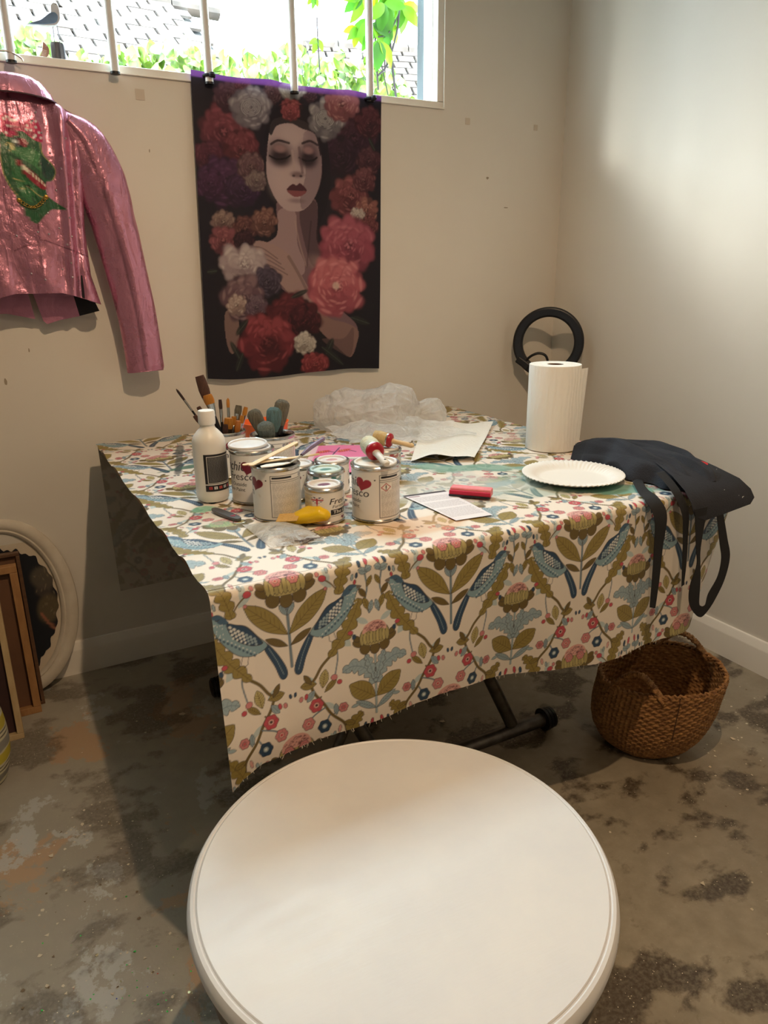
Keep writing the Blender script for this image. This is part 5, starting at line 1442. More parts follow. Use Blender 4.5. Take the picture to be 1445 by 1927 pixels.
# two round red-collared brushes lying on lids
m_rc = mat('red_lacquer_collar', C(166, 26, 44), .3); m_wsh = noisy('whitewashed_wood', C(222, 216, 204), C(190, 186, 178), 20, .5); m_min = noisy('mint_tipped_bristle', C(196, 206, 192), C(206, 196, 162), 60, .7, .6)
def round_brush(p, d, s, mb_, mh, label):
    p = Vector(p); d = Vector(d).normalized()
    th = thing('round_brush', tuple(p), label, 'brush')
    P = lambda q: tuple(d * q * s)
    MB().tube([P(-.045), P(-.043), P(-.030), P(-.012), P(-.006)], [.010 * s, .0165 * s, .0185 * s, .0175 * s, .0165 * s], 22).build('bristle', mb_, th)
    MB().tube([P(-.008), P(-.004)], .0172 * s, 22).build('wire_band', m_ferr, th)
    MB().tube([P(-.004), P(.001), P(.004), P(.007)], [.0182 * s, .0182 * s, .0165 * s, .011 * s], 24).build('collar', m_rc, th)
    h = MB().tube([P(.006), P(.014), P(.034), P(.058), P(.064)], [.0085 * s, .0075 * s, .0072 * s, .0082 * s, .005 * s], 14, flat=.8).build('handle', mh, th)
    MB().tube([tuple(Vector(P(.055)) + Vector((0, 0, .0058 * s))), tuple(Vector(P(.055)) + Vector((0, 0, .0068 * s)))], .0022 * s, 10).build('hanging_hole', m_bk, h)
e = (Vector((-1.97, -2.265, 0)) - Vector((-1.342, -1.06, 0))).normalized(); rgt = Vector((-e.y, e.x, 0))
round_brush(Vector((-1.342, -1.060, TT + .1085 + .0185)) - e * .004, e * .95 + rgt * .34 + Vector((0, 0, -.17)), 1.0, m_min, m_wsh, 'round brush with mint tipped bristle and whitewashed handle on the largest tin')
e = (Vector((-1.97, -2.265, 0)) - Vector((-1.195, -.826, 0))).normalized(); rgt = Vector((-e.y, e.x, 0))
round_brush(Vector((-1.195, -.826, TT + .0715 + .0165)) + rgt * .012, rgt * .95 + e * .35 + Vector((0, 0, -.16)), .9, noisy('hog_bristle', C(206, 178, 122), C(180, 150, 96), 60, .7, .6), m_paleW, 'round brush with straw bristle and pale handle on the rear tin')
# ================================================================== papers, tools, bag and apron on the table
m_stick = noisy('birch_stir_stick', C(238, 214, 172), C(224, 196, 150), 10, .6, stretch=(2, 2, 2))
def stir_stick(p0, p1, label, w=.010):
    p0 = Vector(p0); p1 = Vector(p1); d = (p1 - p0); L = d.length
    pts = [(w / 2 * math.sin(a), w / 2 * (1 - math.cos(a))) for a in np.linspace(-PI / 2, PI / 2, 9)]
    poly = [(x, w / 2 - w / 2 * math.cos(a)) for a, x in ((a, w / 2 * math.sin(a)) for a in np.linspace(-PI / 2, PI / 2, 9))] + [(w / 2 * math.sin(a), L - w / 2 + w / 2 * math.cos(a)) for a in np.linspace(PI / 2, -PI / 2, 9)]
    o = MB().prism(poly, -.001, .001).build('stir_stick', m_stick, None, False, bevel=.0004)
    o.location = p0; o.rotation_euler = d.to_track_quat('Y', 'Z').to_euler()
    tag(o, label, 'stir stick', 'wooden stir sticks on the open tin')
e = (Vector((-1.97, -2.265, 0)) - Vector((-1.508, -.96, 0))).normalized(); rg = Vector((-e.y, e.x, 0))
c0 = Vector((-1.508, -.960, TT + .1075))
stir_stick(c0 - rg * .048 + e * .028 + Vector((0, 0, .0015)), c0 + rg * .046 - e * .068 + Vector((0, 0, .022)), 'wide wooden stir stick angled upward across the open tin', .013)
stir_stick(c0 - rg * .062 + e * .018 + Vector((0, 0, .0012)), c0 + rg * .088 - e * .022 + Vector((0, 0, .006)), 'wooden stir stick lying flatter across the open tin', .010)
# palette knife with a white loaded blade
pk = thing('palette_knife', tuple(c0 + e * .036 + Vector((0, 0, .002))), 'paint smeared palette knife lying on the open tin rim', 'palette knife')
bl = MB(); q = [(-.03, -.006), (-.012, -.010), (.012, -.008), (.03, -.002), (.03, .003), (.008, .010), (-.014, .011), (-.028, .005)]
R4 = Matrix((tuple(rg), tuple(-e), (0, 0, 1))).transposed().to_4x4() @ Matrix.Rotation(.35, 4, 'Z')
MB().prism(q, 0, .0018).xf(R4).build('blade', m_drip, pk, False, bevel=.0005)
MB().tube([(.03, 0, .001), (.045, .006, .004), (.060, .012, .010)], .0018, 8).xf(R4).build('shank', m_ferr, pk)
MB().tube([(.058, .011, .010), (.085, .030, .018), (.125, .055, .026)], [.003, .005, .004], 10).xf(R4).build('handle', noisy('violet_stained_handle', C(150, 132, 170), C(96, 80, 104), 30, .5), pk)

# pink art print lying flat
pc = Canvas(300, 220, s2l((238, 128, 176))); rr = random.Random(4)
for x, y in ((46, 52), (120, 44), (210, 40), (262, 70), (60, 150), (180, 160)):
    pc.ell(x, y, 26, 10, s2l((220, 80, 80)), rr.uniform(-.6, .6), 1, .2); pc.ell(x - 6, y - 2, 10, 6, s2l((236, 140, 100)), 0, .9); pc.line([(x + 24, y), (x + 44, y + 8)], 4, s2l((60, 40, 60)))
    for k in range(5): pc.line([(x - 20 + k * 9, y - 8), (x - 14 + k * 9, y + 8)], 2, s2l((80, 30, 50)), .8)
pc.line([(100, 20), (84, 80), (70, 130), (60, 200)], 5, s2l((70, 50, 90))); pc.line([(84, 80), (50, 110)], 4, s2l((70, 50, 90))); pc.line([(76, 110), (110, 96)], 4, s2l((70, 50, 90)))
pc.ell(220, 76, 26, 12, s2l((214, 200, 60)), .5); pc.ell(240, 92, 18, 8, s2l((70, 110, 80)), .6)
pc.poly([(120, 100), (230, 92), (232, 112), (124, 122)], s2l((240, 234, 230))); draw_text(pc, 'Decor Paper', 128, 118, 18, s2l((40, 30, 40)), .2); pc.poly([(0, 0), (20, 0), (20, 220), (0, 220)], s2l((240, 206, 216)))
pc.blur(1)
U, V = np.meshgrid(np.linspace(0, 1, 150), np.linspace(0, 1, 110))
pp = thing('pink_print_sheet', (-1.19, -.63, TT), 'pink illustrated paper sheet lying behind the small tins', 'paper')
ca, sa = math.cos(-.52), math.sin(-.52)
lx, ly = (U - .5) * .22, (.5 - V) * .27
fast_grid('sheet', np.stack([lx * ca - ly * sa, lx * sa + ly * ca, .0012 + .004 * (1 - V) ** 3 + .002 * np.sin(U * 4)], -1), printed('coated_art_paper', .45, .5), pc.sample(U * 300, V * 220), pp, flip=True)

# kitchen towel sheet
m_tow = mat('absorbent_paper', C(240, 236, 228), .9, spec=.1); t = NT(m_tow)
wv = t.new('ShaderNodeTexWave'); wv.inputs['Scale'].default_value = 26; wv.inputs['Distortion'].default_value = 7; wv.inputs['Detail'].default_value = 3; wv.inputs['Detail Scale'].default_value = 1.4
t.link(t.coord('Object', (1, 1, .35)), wv.inputs['Vector']); t.bump(wv.outputs['Fac'], .35, .003)
ts = thing('paper_towel_sheet', (-.84, -.57, TT), 'white paper towel sheet spread flat beside the plastic bag', 'paper towel')
U, V = np.meshgrid(np.linspace(0, 1, 60), np.linspace(0, 1, 80))
cA, cB, cD, cE = np.array((-.77, -.31)), np.array((-.615, -.46)), np.array((-.925, -.80)), np.array((-1.07, -.73))
xy = ((1 - U)[..., None] * cA + U[..., None] * cB) * (1 - V)[..., None] + ((1 - U)[..., None] * cE + U[..., None] * cD) * V[..., None]
z = .002 + .018 * np.clip(U - .6, 0, 1) ** 1.5 * np.clip(1 - V, .2, 1) + .012 * np.exp(-((V - .98) / .12) ** 2) * U * (1 - U) * 4 + .006 * np.sin(U * 5 + V * 3) ** 2
fast_grid('sheet', np.concatenate([xy, z[..., None]], -1) - np.array([-.84, -.57, 0]), m_tow, None, ts, flip=True)

# translucent crumpled bag
m_bag = bpy.data.materials.new('thin_clear_polythene'); m_bag.use_nodes = True
t = NT(m_bag); t.b.inputs['Base Color'].default_value = (*C(250, 249, 247), 1); t.b.inputs['Roughness'].default_value = .14; t.b.inputs['Specular IOR Level'].default_value = .8
vb = t.new('ShaderNodeTexVoronoi', feature='DISTANCE_TO_EDGE'); vb.inputs['Scale'].default_value = 30
nv_ = t.new('ShaderNodeTexNoise'); nv_.inputs['Scale'].default_value = 14; t.link(t.coord('Object'), nv_.inputs['Vector'])
vm = t.new('ShaderNodeVectorMath', operation='MULTIPLY_ADD'); vm.inputs[1].default_value = (.12, .12, .12); t.link(nv_.outputs['Color'], vm.inputs[0]); t.link(t.coord('Object'), vm.inputs[2]); t.link(vm.outputs[0], vb.inputs['Vector'])
t.bump(t.math('ADD', t.math('MULTIPLY', vb.outputs['Distance'], .8), t.noise(t.coord('Object'), 40, 4, .6, 1.0)), .9, .012)
trn = t.new('ShaderNodeBsdfTransparent'); trn.inputs[0].default_value = (.99, .99, .99, 1); tls = t.new('ShaderNodeBsdfTranslucent'); tls.inputs[0].default_value = (.93, .93, .92, 1)
lw = t.new('ShaderNodeLayerWeight'); lw.inputs[0].default_value = .35
m1 = t.new('ShaderNodeMixShader'); m1.inputs[0].default_value = .38; t.link(t.b.outputs[0], m1.inputs[1]); t.link(tls.outputs[0], m1.inputs[2])
m2 = t.new('ShaderNodeMixShader'); t.link(t.ramp(lw.outputs['Facing'], [(0, (.50, .50, .50)), (.5, (.28, .28, .28)), (1, (.0, .0, .0))]), m2.inputs[0]); t.link(m1.outputs[0], m2.inputs[1]); t.link(trn.outputs[0], m2.inputs[2]); t.link(m2.outputs[0], t.N['Material Output'].inputs[0])
def crumple(name, loc, lobes, seed, parent, nth=260, nph=130, rz=0.):
    """star-shaped crumpled film: union of lobes seen from the middle, creased by random planes"""
    th_, ph_ = np.meshgrid(np.linspace(0, 2 * PI, nth, endpoint=False), np.linspace(.02, PI / 2 + .14, nph))
    D = np.stack([np.sin(ph_) * np.cos(th_), np.sin(ph_) * np.sin(th_), np.cos(ph_)], -1)
    R = np.zeros(th_.shape)
    for (cx, cy, cz), r in lobes:
        c = np.array((cx, cy, cz)); b = D @ c; disc = b * b - (c @ c - r * r)
        R = R + np.maximum(np.where(disc > 0, b + np.sqrt(np.maximum(disc, 0)), 0), 0) ** 9
    R = R ** (1 / 9)
    R = np.maximum(R, .03)
    g = np.random.default_rng(seed); P = D * R[..., None]
    cre = 0
    for k in range(26):
        n = g.normal(size=3); n /= np.linalg.norm(n); o = g.uniform(-.09, .09); w = g.uniform(.006, .02)
        cre = cre + g.uniform(.3, 1.0) * np.exp(-np.abs(P @ n - o) / w)
    tri = 0
    for k in range(9):
        n = g.normal(size=3); n /= np.linalg.norm(n); fq = g.uniform(5, 15); ph = g.uniform(0, 1)
        tri = tri + np.abs(2 * ((P @ n * fq + ph + .35 * fbm(P, 20, k, 2)) % 1) - 1) * (5 / fq)
    tri = tri - tri.mean()
    P = D * (R * (1 + .035 * (cre - cre.mean())) * (1 + .14 * (fbm(P, 16, seed, 3) - .5)) * (1 + .07 * tri))[..., None]
    P[..., 2] = np.maximum(P[..., 2], .0015)
    o = fast_grid(name, P, m_bag, None, parent, wrap_u=True)
    o.rotation_euler = (0, 0, rz); o.location = loc
    return o
bg_ = thing('plastic_bag', (-.93, -.31, TT), 'crumpled clear plastic bag lying at the back of the table', 'bag')
crumple('film', (0, 0, 0), [((-.02, -.005, .035), .092), ((-.085, .03, .035), .082), ((-.13, .05, .045), .060), ((.04, -.02, .035), .085), ((.145, -.055, .030), .055), ((-.02, -.07, .0), .075)], 3, bg_)
Uf, Vf = np.meshgrid(np.linspace(0, 1, 130), np.linspace(0, 1, 90))
xf_ = -.21 + .36 * Uf + .015 * np.sin(Vf * 9) + .02 * (fbm(np.stack([Uf * 0 + 3, Vf], -1), 5, 1) - .5); yf_ = -.045 - .17 * Vf - .08 * Uf + .025 * np.sin(Uf * 8 + 1) * Vf
zf_ = 0
g_ = np.random.default_rng(12)
for k in range(10):
    a_ = g_.uniform(0, PI); fq = g_.uniform(8, 26); zf_ = zf_ + np.abs(2 * (((xf_ * math.cos(a_) + yf_ * math.sin(a_)) * fq + g_.uniform() + .4 * fbm(np.stack([xf_, yf_], -1), 18, k, 2)) % 1) - 1) * (9 / fq) * .006
zf_ = .004 + zf_ * np.clip(Vf * 0 + 1.25 - Vf * .75, 0, 1) + .030 * (1 - Vf) ** 2 * np.sin(PI * np.clip(Uf, 0, 1))
fast_grid('torn_flap', np.stack([xf_, yf_, zf_], -1), m_bag, None, bg_, flip=True)

# leaflet with a pink block on it
lf = Canvas(200, 280, s2l((236, 232, 236)))
rr = random.Random(1)
lf.poly([(0, 0), (200, 0), (200, 16), (0, 16)], s2l((60, 50, 58))); lf.poly([(8, 22), (60, 22), (60, 32), (8, 32)], s2l((176, 150, 160)))
for k in range(30):
    x = 12
    if k in (7, 8, 17, 18): continue
    while x < 180:
        w = rr.uniform(6, 22); lf.line([(x, 44 + k * 7), (min(x + w, 186), 44 + k * 7)], 2.4, s2l((150, 140, 148)), .8); x += w + 4
lf.blur(1)
lt = thing('leaflet', (-1.184, -1.075, TT), 'printed grey and white leaflet under the pink squeegee', 'leaflet')
U, V = np.meshgrid(np.linspace(0, 1, 90), np.linspace(0, 1, 120))
c1, c2, c3, c4 = np.array((-1.234, -.975)), np.array((-1.134, -.985)), np.array((-1.145, -1.175)), np.array((-1.226, -1.168))
xy = ((1 - U)[..., None] * c1 + U[..., None] * c2) * (1 - V)[..., None] + ((1 - U)[..., None] * c4 + U[..., None] * c3) * V[..., None]
fast_grid('page', np.concatenate([xy - np.array([-1.184, -1.075]), (.0008 + .003 * (V * (1 - V)) ** 2 * 4)[..., None]], -1), printed('leaflet_paper', .5, .4), lf.sample(U * 200, V * 280), lt, flip=True)
sq = thing('squeegee_block', (-1.112, -1.052, TT + .0022), 'pink felt squeegee block with a red edge on the leaflet', 'squeegee', rz=math.radians(-47))
MB().box((0, .008, .0085), (.088, .026, .017)).build('grip', noisy('pink_felt', C(238, 150, 156), C(228, 132, 142), 60, .9), sq, False, bevel=.003)
MB().box((0, -.0085, .006), (.088, .006, .012)).build('edge', mat('crimson_felt', C(196, 40, 72), .8), sq, False, bevel=.001)
MB().box((0, -.0125, .002), (.088, .0015, .004)).build('blade', m_bk, sq, False)

# small folding knife on a ring
kn = thing('craft_knife', (-1.600, -.915, TT), 'grey folding craft knife with a key ring near the table edge', 'knife', rz=math.radians(-74))
MB().prism(spline([(-.048, 0), (-.042, .0075), (-.01, .010), (.03, .009), (.046, .005), (.046, -.005), (.03, -.009), (-.01, -.0095), (-.042, -.006)], 4), 0, .006).build('handle', mat('grey_knife_scale', C(92, 92, 94), .4, .3), kn, False, bevel=.0012)
MB().prism(heart_pts(.026, 0, .006, -PI / 2), .006, .0064).build('emblem', mat('red_print', C(150, 40, 60), .5), kn, False)
MB().torus(.012, .0009, 30, 8, (.053, -.004, .0015)).build('key_ring', m_ferr, kn)

# zip bag of bits
zb = thing('zip_bag', (-1.535, -1.070, TT), 'small clear zip bag of dark slivers at the front of the table', 'bag')
U, V = np.meshgrid(np.linspace(0, 1, 70), np.linspace(0, 1, 60))
k1, k2, k3, k4 = np.array((-1.590, -.985)), np.array((-1.495, -1.02)), np.array((-1.487, -1.145)), np.array((-1.585, -1.130))
xy = ((1 - U)[..., None] * k1 + U[..., None] * k2) * (1 - V)[..., None] + ((1 - U)[..., None] * k4 + U[..., None] * k3) * V[..., None]
z = .0006 + .016 * np.clip(np.sin(PI * U), 0, 1) ** .7 * np.clip(np.sin(PI * np.clip(V * 1.05 - .02, 0, 1)), 0, 1) ** .7 + .003 * (fbm(np.stack([U * 5, V * 5], -1), 1.6, 3) - .5)
z = np.maximum(z, .0006)
fast_grid('film', np.concatenate([xy - np.array([-1.535, -1.070]), z[..., None]], -1), m_bag, None, zb, flip=True)
sl = MB(); rr = random.Random(6)
for k in range(34):
    x, y, a = rr.uniform(-.02, .035), rr.uniform(-.065, -.02), rr.uniform(-.5, .5)
    sl.box((x, y, rr.uniform(.001, .006)), (rr.uniform(.02, .04), rr.uniform(.001, .003), .0008), Matrix.Rotation(a, 3, 'Z'))
sl.build('slivers', noisy('dark_wood_slivers', C(120, 98, 84), C(70, 54, 46), 80, .7), zb, False)['kind'] = 'stuff'
# yellow scraper and its sandpaper scrap
m_yel = mat('yellow_plastic', C(236, 196, 24), .32)
ys = thing('yellow_scraper', (-1.483, -1.040, TT), 'moulded yellow plastic scraper tool in front of the small tin', 'scraper')
n_, m_ = 56, 34
Tt, Aa = np.meshgrid(np.linspace(0, 1, n_), np.linspace(0, 2 * PI, m_, endpoint=False), indexing='ij')
L = .098
wid = np.interp(Tt, [0, .06, .25, .5, .75, .92, 1], [.010, .016, .020, .022, .021, .018, .006]); hgt = np.interp(Tt, [0, .1, .3, .55, .8, .95, 1], [.0025, .004, .011, .016, .0155, .010, .003])
zc = np.interp(Tt, [0, .2, .5, .8, 1], [.004, .008, .018, .022, .018])
y_ = wid * np.sign(np.cos(Aa)) * np.abs(np.cos(Aa)) ** .8; z_ = zc + hgt * np.sin(Aa)
dent = .005 * np.exp(-(((Tt - .55) / .13) ** 2 + ((y_ + .012) / .008) ** 2)); z_ = z_ - dent * (np.sin(Aa) > -.2)
z_ = np.maximum(z_, .001)
aa = math.radians(-32); X_ = (Tt - .5) * L
fast_grid('body', np.stack([X_ * math.cos(aa) - y_ * math.sin(aa), X_ * math.sin(aa) + y_ * math.cos(aa), z_], -1), m_yel, None, ys, wrap_u=True, flip=True)
MB().prism([(-.045, -.016), (-.028, -.020), (-.022, .016), (-.042, .014)], .001, .004).xf(Matrix.Rotation(aa, 4, 'Z')).build('lip', m_yel, ys, False, bevel=.001)
sp = MB().prism([(-.022, -.014), (.018, -.019), (.022, .013), (-.018, .018)], 0, .0012).build('sandpaper', noisy('yellow_sandpaper', C(222, 184, 116), C(206, 164, 94), 200, .9, .4), None, False)
sp.location = (-1.517, -1.040, TT + .0185); sp.rotation_euler = (math.radians(8), math.radians(-6), math.radians(-28)); tag(sp, 'square of yellow sandpaper lying on the clear zip bag', 'sandpaper')

# kitchen roll
kr = thing('kitchen_roll', (-.662, -.781, TT), 'tall white kitchen roll standing by the table edge', 'kitchen roll')
RR, HH = .0665, .222
rol = MB().lathe([(.021, .0), (RR, .0), (RR + .0005, .002), (RR + .0005, HH - .002), (RR, HH), (.022, HH), (.021, HH - .002)], 72, cap=False); rol.f += [(6 * 72 + k, 6 * 72 + (k + 1) % 72, (k + 1) % 72, k) for k in range(72)]
rol.build('roll', m_tow, kr)
MB().lathe([(.0195, .001), (.0209, .001), (.0209, HH - .001), (.0195, HH - .001)], 40, cap=False).build('core', noisy('brown_card', C(120, 84, 64), C(100, 70, 54), 30, .9), kr)
a1 = math.atan2(-2.265 + .781, -1.97 + .662)
A = np.linspace(a1 - .25, a1 + 1.55, 50); Zs = np.linspace(.001, HH - .008, 60); AA, ZZ_ = np.meshgrid(A, Zs)
rad = RR + .0012 + .016 * np.clip((AA - a1 - 1.0) / .55, 0, 1) ** 1.5 * (.35 + .65 * ZZ_ / HH)
fast_grid('loose_sheet', np.stack([rad * np.cos(AA), rad * np.sin(AA), ZZ_], -1), m_tow, None, kr)

# paper plate with crimped rim
pl = thing('paper_plate', (-.833, -1.056, TT), 'round white paper plate with a crimped rim', 'plate')
n_ = 180; prof = [(.001, .0035), (.070, .0035), (.078, .0045), (.086, .010), (.092, .0135), (.100, .0150), (.1125, .0165), (.1145, .0160)]
pts = np.zeros((len(prof) * 2 - 1, n_, 3)); an = np.linspace(0, 2 * PI, n_, endpoint=False)
for i, (r_, z_) in enumerate(prof):
    cr = .0020 * np.sin(an * 60) * (1 if 3 <= i <= 6 else 0)
    pts[i] = np.stack([r_ * np.cos(an), r_ * np.sin(an), z_ + cr], -1)
for i, (r_, z_) in enumerate(reversed(prof[:-1])):
    cr = .0020 * np.sin(an * 60) * (1 if r_ > .088 else 0)
    pts[len(prof) + i] = np.stack([r_ * np.cos(an), r_ * np.sin(an), np.full(n_, z_ - .0016) + cr], -1)
dentr = 1 - .0 * an
fast_grid('plate_body', pts, mat('coated_white_card', C(242, 238, 232), .45), None, pl, wrap_u=True)

# black apron heaped at the corner, ties hanging over the front
m_apr = noisy('navy_black_cotton', C(34, 36, 46), C(24, 26, 34), 14, .85, .35, bscale=300)
t = NT(m_apr); prev = t.b.inputs['Base Color'].links[0].from_socket
nz_ = t.noise(t.coord('Object', (1, 1, 1)), 34, 3, .5, 1.5); t.col(t.mix(t.ramp(nz_, [(.735, (0, 0, 0)), (.75, (1, 1, 1))]), prev, C(190, 190, 188)))
ap = thing('apron', (-.63, -1.07, TT), 'black cotton apron heaped on the table corner with ties hanging down', 'apron')
spine = [(-.672, -.892, .036), (-.650, -.935, .056), (-.636, -.995, .064), (-.632, -1.055, .066), (-.630, -1.115, .062), (-.632, -1.175, .055), (-.636, -1.228, .036), (-.640, -1.258, .014)]
halfw = [.040, .072, .088, .093, .096, .094, .080, .052]
S_ = np.array(spline([(a, b, c, w) for (a, b, c), w in zip(spine, halfw)], 16, False)); ns_ = len(S_)
nq = 120; q_ = np.linspace(-1, 1, nq); trw = lambda x: np.abs(2 * (x % 1) - 1)
pts = np.zeros((ns_, nq, 3))
for i in range(ns_):
    t_ = i / (ns_ - 1)
    cx, cy, ch, w = S_[i]
    d = S_[min(i + 1, ns_ - 1), :2] - S_[max(i - 1, 0), :2]; d /= np.hypot(*d); nn = np.array([d[1], -d[0]])
    prof_ = np.clip(1 - np.abs(q_) ** 3.2, 0, 1) ** .75
    h = ch * prof_ * (.45 + .42 * trw(q_ * .8 + .25 + .35 * t_) + .22 * trw(q_ * 1.9 - .8 * t_ + .1) + .10 * trw(q_ * 3.7 + 1.3 * t_))
    wv_ = w * (1 + .10 * math.sin(t_ * 15) + .05 * math.sin(t_ * 31 + 1))
    pts[i, :, 0] = cx - nn[0] * q_ * wv_; pts[i, :, 1] = cy - nn[1] * q_ * wv_; pts[i, :, 2] = np.maximum(h, .0015)
pts[..., 0] = np.minimum(pts[..., 0], -.514)
dp = pts[..., :2] - np.array([-.833, -1.056]); dl = np.hypot(dp[..., 0], dp[..., 1]); push = np.maximum(.1185 - dl, 0)   # it stops at the plate's rim
pts[..., :2] += dp / dl[..., None] * push[..., None]
fast_grid('folded_cloth', pts - np.array([-.63, -1.07, 0]), m_apr, None, ap)
def hang(name, rows, m=m_apr, lin=False):
    """ribbon given as rows of (left, right) points, with thickness"""
    L_ = [r[0] for r in rows] if lin else spline([r[0] for r in rows], 8, False); R_ = [r[1] for r in rows] if lin else spline([r[1] for r in rows], 8, False); k = len(L_)
    vs_ = []
    for a, b in zip(L_, R_):
        a = Vector(a) - ap.location; b = Vector(b) - ap.location; vs_ += [a, b, b + Vector((0, -.0012, .0002)), a + Vector((0, -.0012, .0002))]
    fs = []
    for i in range(k - 1):
        for j in range(4): fs.append((i * 4 + j, i * 4 + (j + 1) % 4, (i + 1) * 4 + (j + 1) % 4, (i + 1) * 4 + j))
    fs += [(0, 1, 2, 3), tuple((k - 1) * 4 + j for j in (3, 2, 1, 0))]
    return MB().add(vs_, fs).build(name, m, ap)
m_tie = mat('black_cotton_tape', C(20, 19, 22), .85)
Yh = -1.292
hang('tie', [((-.745, -1.150, TT + .006), (-.708, -1.140, TT + .006)), ((-.795, -1.215, TT + .004), (-.758, -1.205, TT + .004)), ((-.826, -1.262, TT + .004), (-.788, -1.262, TT + .004)), ((-.828, Yh, .715), (-.792, Yh, .715)), ((-.823, Yh - .003, .651), (-.797, Yh - .003, .646)), ((-.824, Yh - .008, .58), (-.802, Yh - .008, .58)), ((-.826, Yh - .012, .52), (-.809, Yh - .012, .514))], m_tie)
hang('tie', [((-.730, -1.200, TT + .034), (-.700, -1.195, TT + .034)), ((-.752, -1.264, TT + .012), (-.728, -1.264, TT + .012)), ((-.748, Yh, .712), (-.728, Yh, .712)), ((-.740, Yh - .004, .660), (-.725, Yh - .004, .657)), ((-.737, Yh - .008, .60), (-.724, Yh - .008, .60)), ((-.732, Yh - .010, .546), (-.726, Yh - .010, .550))], m_tie)
hang('bib', [((-.690, -1.160, TT + .044), (-.560, -1.130, TT + .044)), ((-.708, -1.225, TT + .030), (-.545, -1.205, TT + .026)), ((-.722, -1.272, TT + .012), (-.535, -1.262, TT + .010)), ((-.726, -1.296, TT - .010), (-.531, -1.290, TT - .008)), ((-.726, -1.303, .712), (-.533, -1.303, .716)), ((-.724, -1.306, .705), (-.548, -1.306, .7035)), ((-.690, -1.307, .6905), (-.640, -1.307, .6945))], m_apr, True)
hang('neck_loop', [((-.727, Yh - .014, .72), (-.688, Yh - .014, .72)), ((-.709, Yh - .015, .634), (-.694, Yh - .015, .631)), ((-.701, Yh - .016, .592), (-.689, Yh - .016, .590)), ((-.715, Yh - .017, .545), (-.683, Yh - .017, .550)), ((-.711, Yh - .018, .505), (-.679, Yh - .018, .500)), ((-.690, Yh - .019, .476), (-.672, Yh - .019, .490)), ((-.668, Yh - .019, .462), (-.664, Yh - .019, .488)), ((-.648, Yh - .019, .472), (-.658, Yh - .019, .492)), ((-.626, Yh - .018, .496), (-.652, Yh - .018, .515)), ((-.602, Yh - .017, .539), (-.628, Yh - .017, .549)), ((-.594, Yh - .016, .590), (-.622, Yh - .016, .590)), ((-.610, Yh - .015, .635), (-.634, Yh - .015, .630)), ((-.636, Yh - .014, .70), (-.656, Yh - .014, .70))], m_tie)
MB().prism(heart_pts(0, 0, .016), 0, .001).xf(Matrix.Translation((.045, -.128, .0365)) @ Matrix.Rotation(.27, 4, 'X')).build('red_motif', mat('red_embroidery', C(196, 30, 40), .7), ap, False)
# ================================================================== ring light, basket, round table, frames
# ---- ring light on a stand in the corner
rl = thing('ring_light', (-.150, -.150, 0), 'black ring light on a slim stand in the room corner', 'ring light')
m_rbk = mat('black_satin_plastic', C(20, 22, 28), .42)
Rq = Matrix.Rotation(math.radians(-45), 4, 'Z') @ Matrix.Rotation(PI / 2, 4, 'X')     # ring plane faces the room diagonal
prof = [(.093, -.009), (.096, -.012), (.124, -.012), (.1285, -.008), (.1285, .006), (.124, .010), (.098, .010), (.093, .006)]
vs_ = [(r * math.cos(a), r * math.sin(a), z) for a in np.linspace(0, 2 * PI, 72, endpoint=False) for r, z in prof]; k = len(prof)
RM = Matrix.Translation((.020, .020, .941)) @ Rq
MB().add(vs_, [(i * k + j, i * k + (j + 1) % k, ((i + 1) % 72) * k + (j + 1) % k, ((i + 1) % 72) * k + j) for i in range(72) for j in range(k)]).xf(RM).build('ring', m_rbk, rl, angle=50)
m_dif = mat('lamp_diffuser_off', C(30, 34, 44), .3)
MB().lathe([(.100, .0102), (.121, .0102), (.121, .0112), (.100, .0112)], 72, cap=False).xf(RM).build('diffuser', m_dif, rl)
MB().box((-.088, -.075, .0), (.055, .026, .03), Matrix.Rotation(-.6, 3, 'Z')).xf(RM).build('clamp', m_rbk, rl, False, bevel=.004)
cab = [tuple(RM @ Vector(q)) for q in spline([(-.075, -.062, .012), (-.055, -.045, .02), (-.030, -.036, .02), (-.006, -.044, .018), (.004, -.070, .012), (.004, -.11, .005), (0, -.16, 0)], 8, False)]
MB().tube(cab, .0048, 10).build('cable', m_rbk, rl)
MB().tube([tuple(RM @ Vector((.0, -.115, -.004))), (.020, .020, .80), (.0, .0, .76), (0, 0, .12)], [.008, .008, .010, .010], 12).build('pole', m_rbk, rl)
for a in (.6, 2.7, 4.75):
    MB().tube([(0, 0, .28), (.105 * math.cos(a), .105 * math.sin(a), .006)], .006, 8).build('leg', m_rbk, rl)
MB().tube([(0, 0, .25), (0, 0, .31)], .014, 12).build('collar', m_rbk, rl)

# ---- woven basket
m_sea = noisy('seagrass', C(176, 130, 78), C(116, 78, 44), 46, .7, .5, stretch=(1, 1, 3), bscale=160)
bk = thing('woven_basket', (-.583, -1.122, 0), 'brown woven seagrass basket with loop handles under the table corner', 'basket')
na, nz_ = 420, 200
AN, ZN = np.meshgrid(np.linspace(0, 2 * PI, na, endpoint=False), np.linspace(0, 1, nz_))
def b_rad(z): return np.interp(z, [0, .03, .10, .25, .42, .60, .80, 1.0], [.080, .094, .110, .128, .139, .144, .145, .146])
vdir = math.atan2(1.081, 1.342)             # away from the viewer
Htop = .212 + .020 * np.cos(AN - (vdir - 1.25)) + .006 * np.cos(2 * (AN - vdir))
Zb = ZN * Htop
lean = .030 * ZN                            # leans out to the right
rowN = 28; spoke = 70
rowi = np.floor(ZN * rowN); fr_ = ZN * rowN - rowi
weave = np.sin(AN * spoke / 2 + (rowi % 2) * PI)
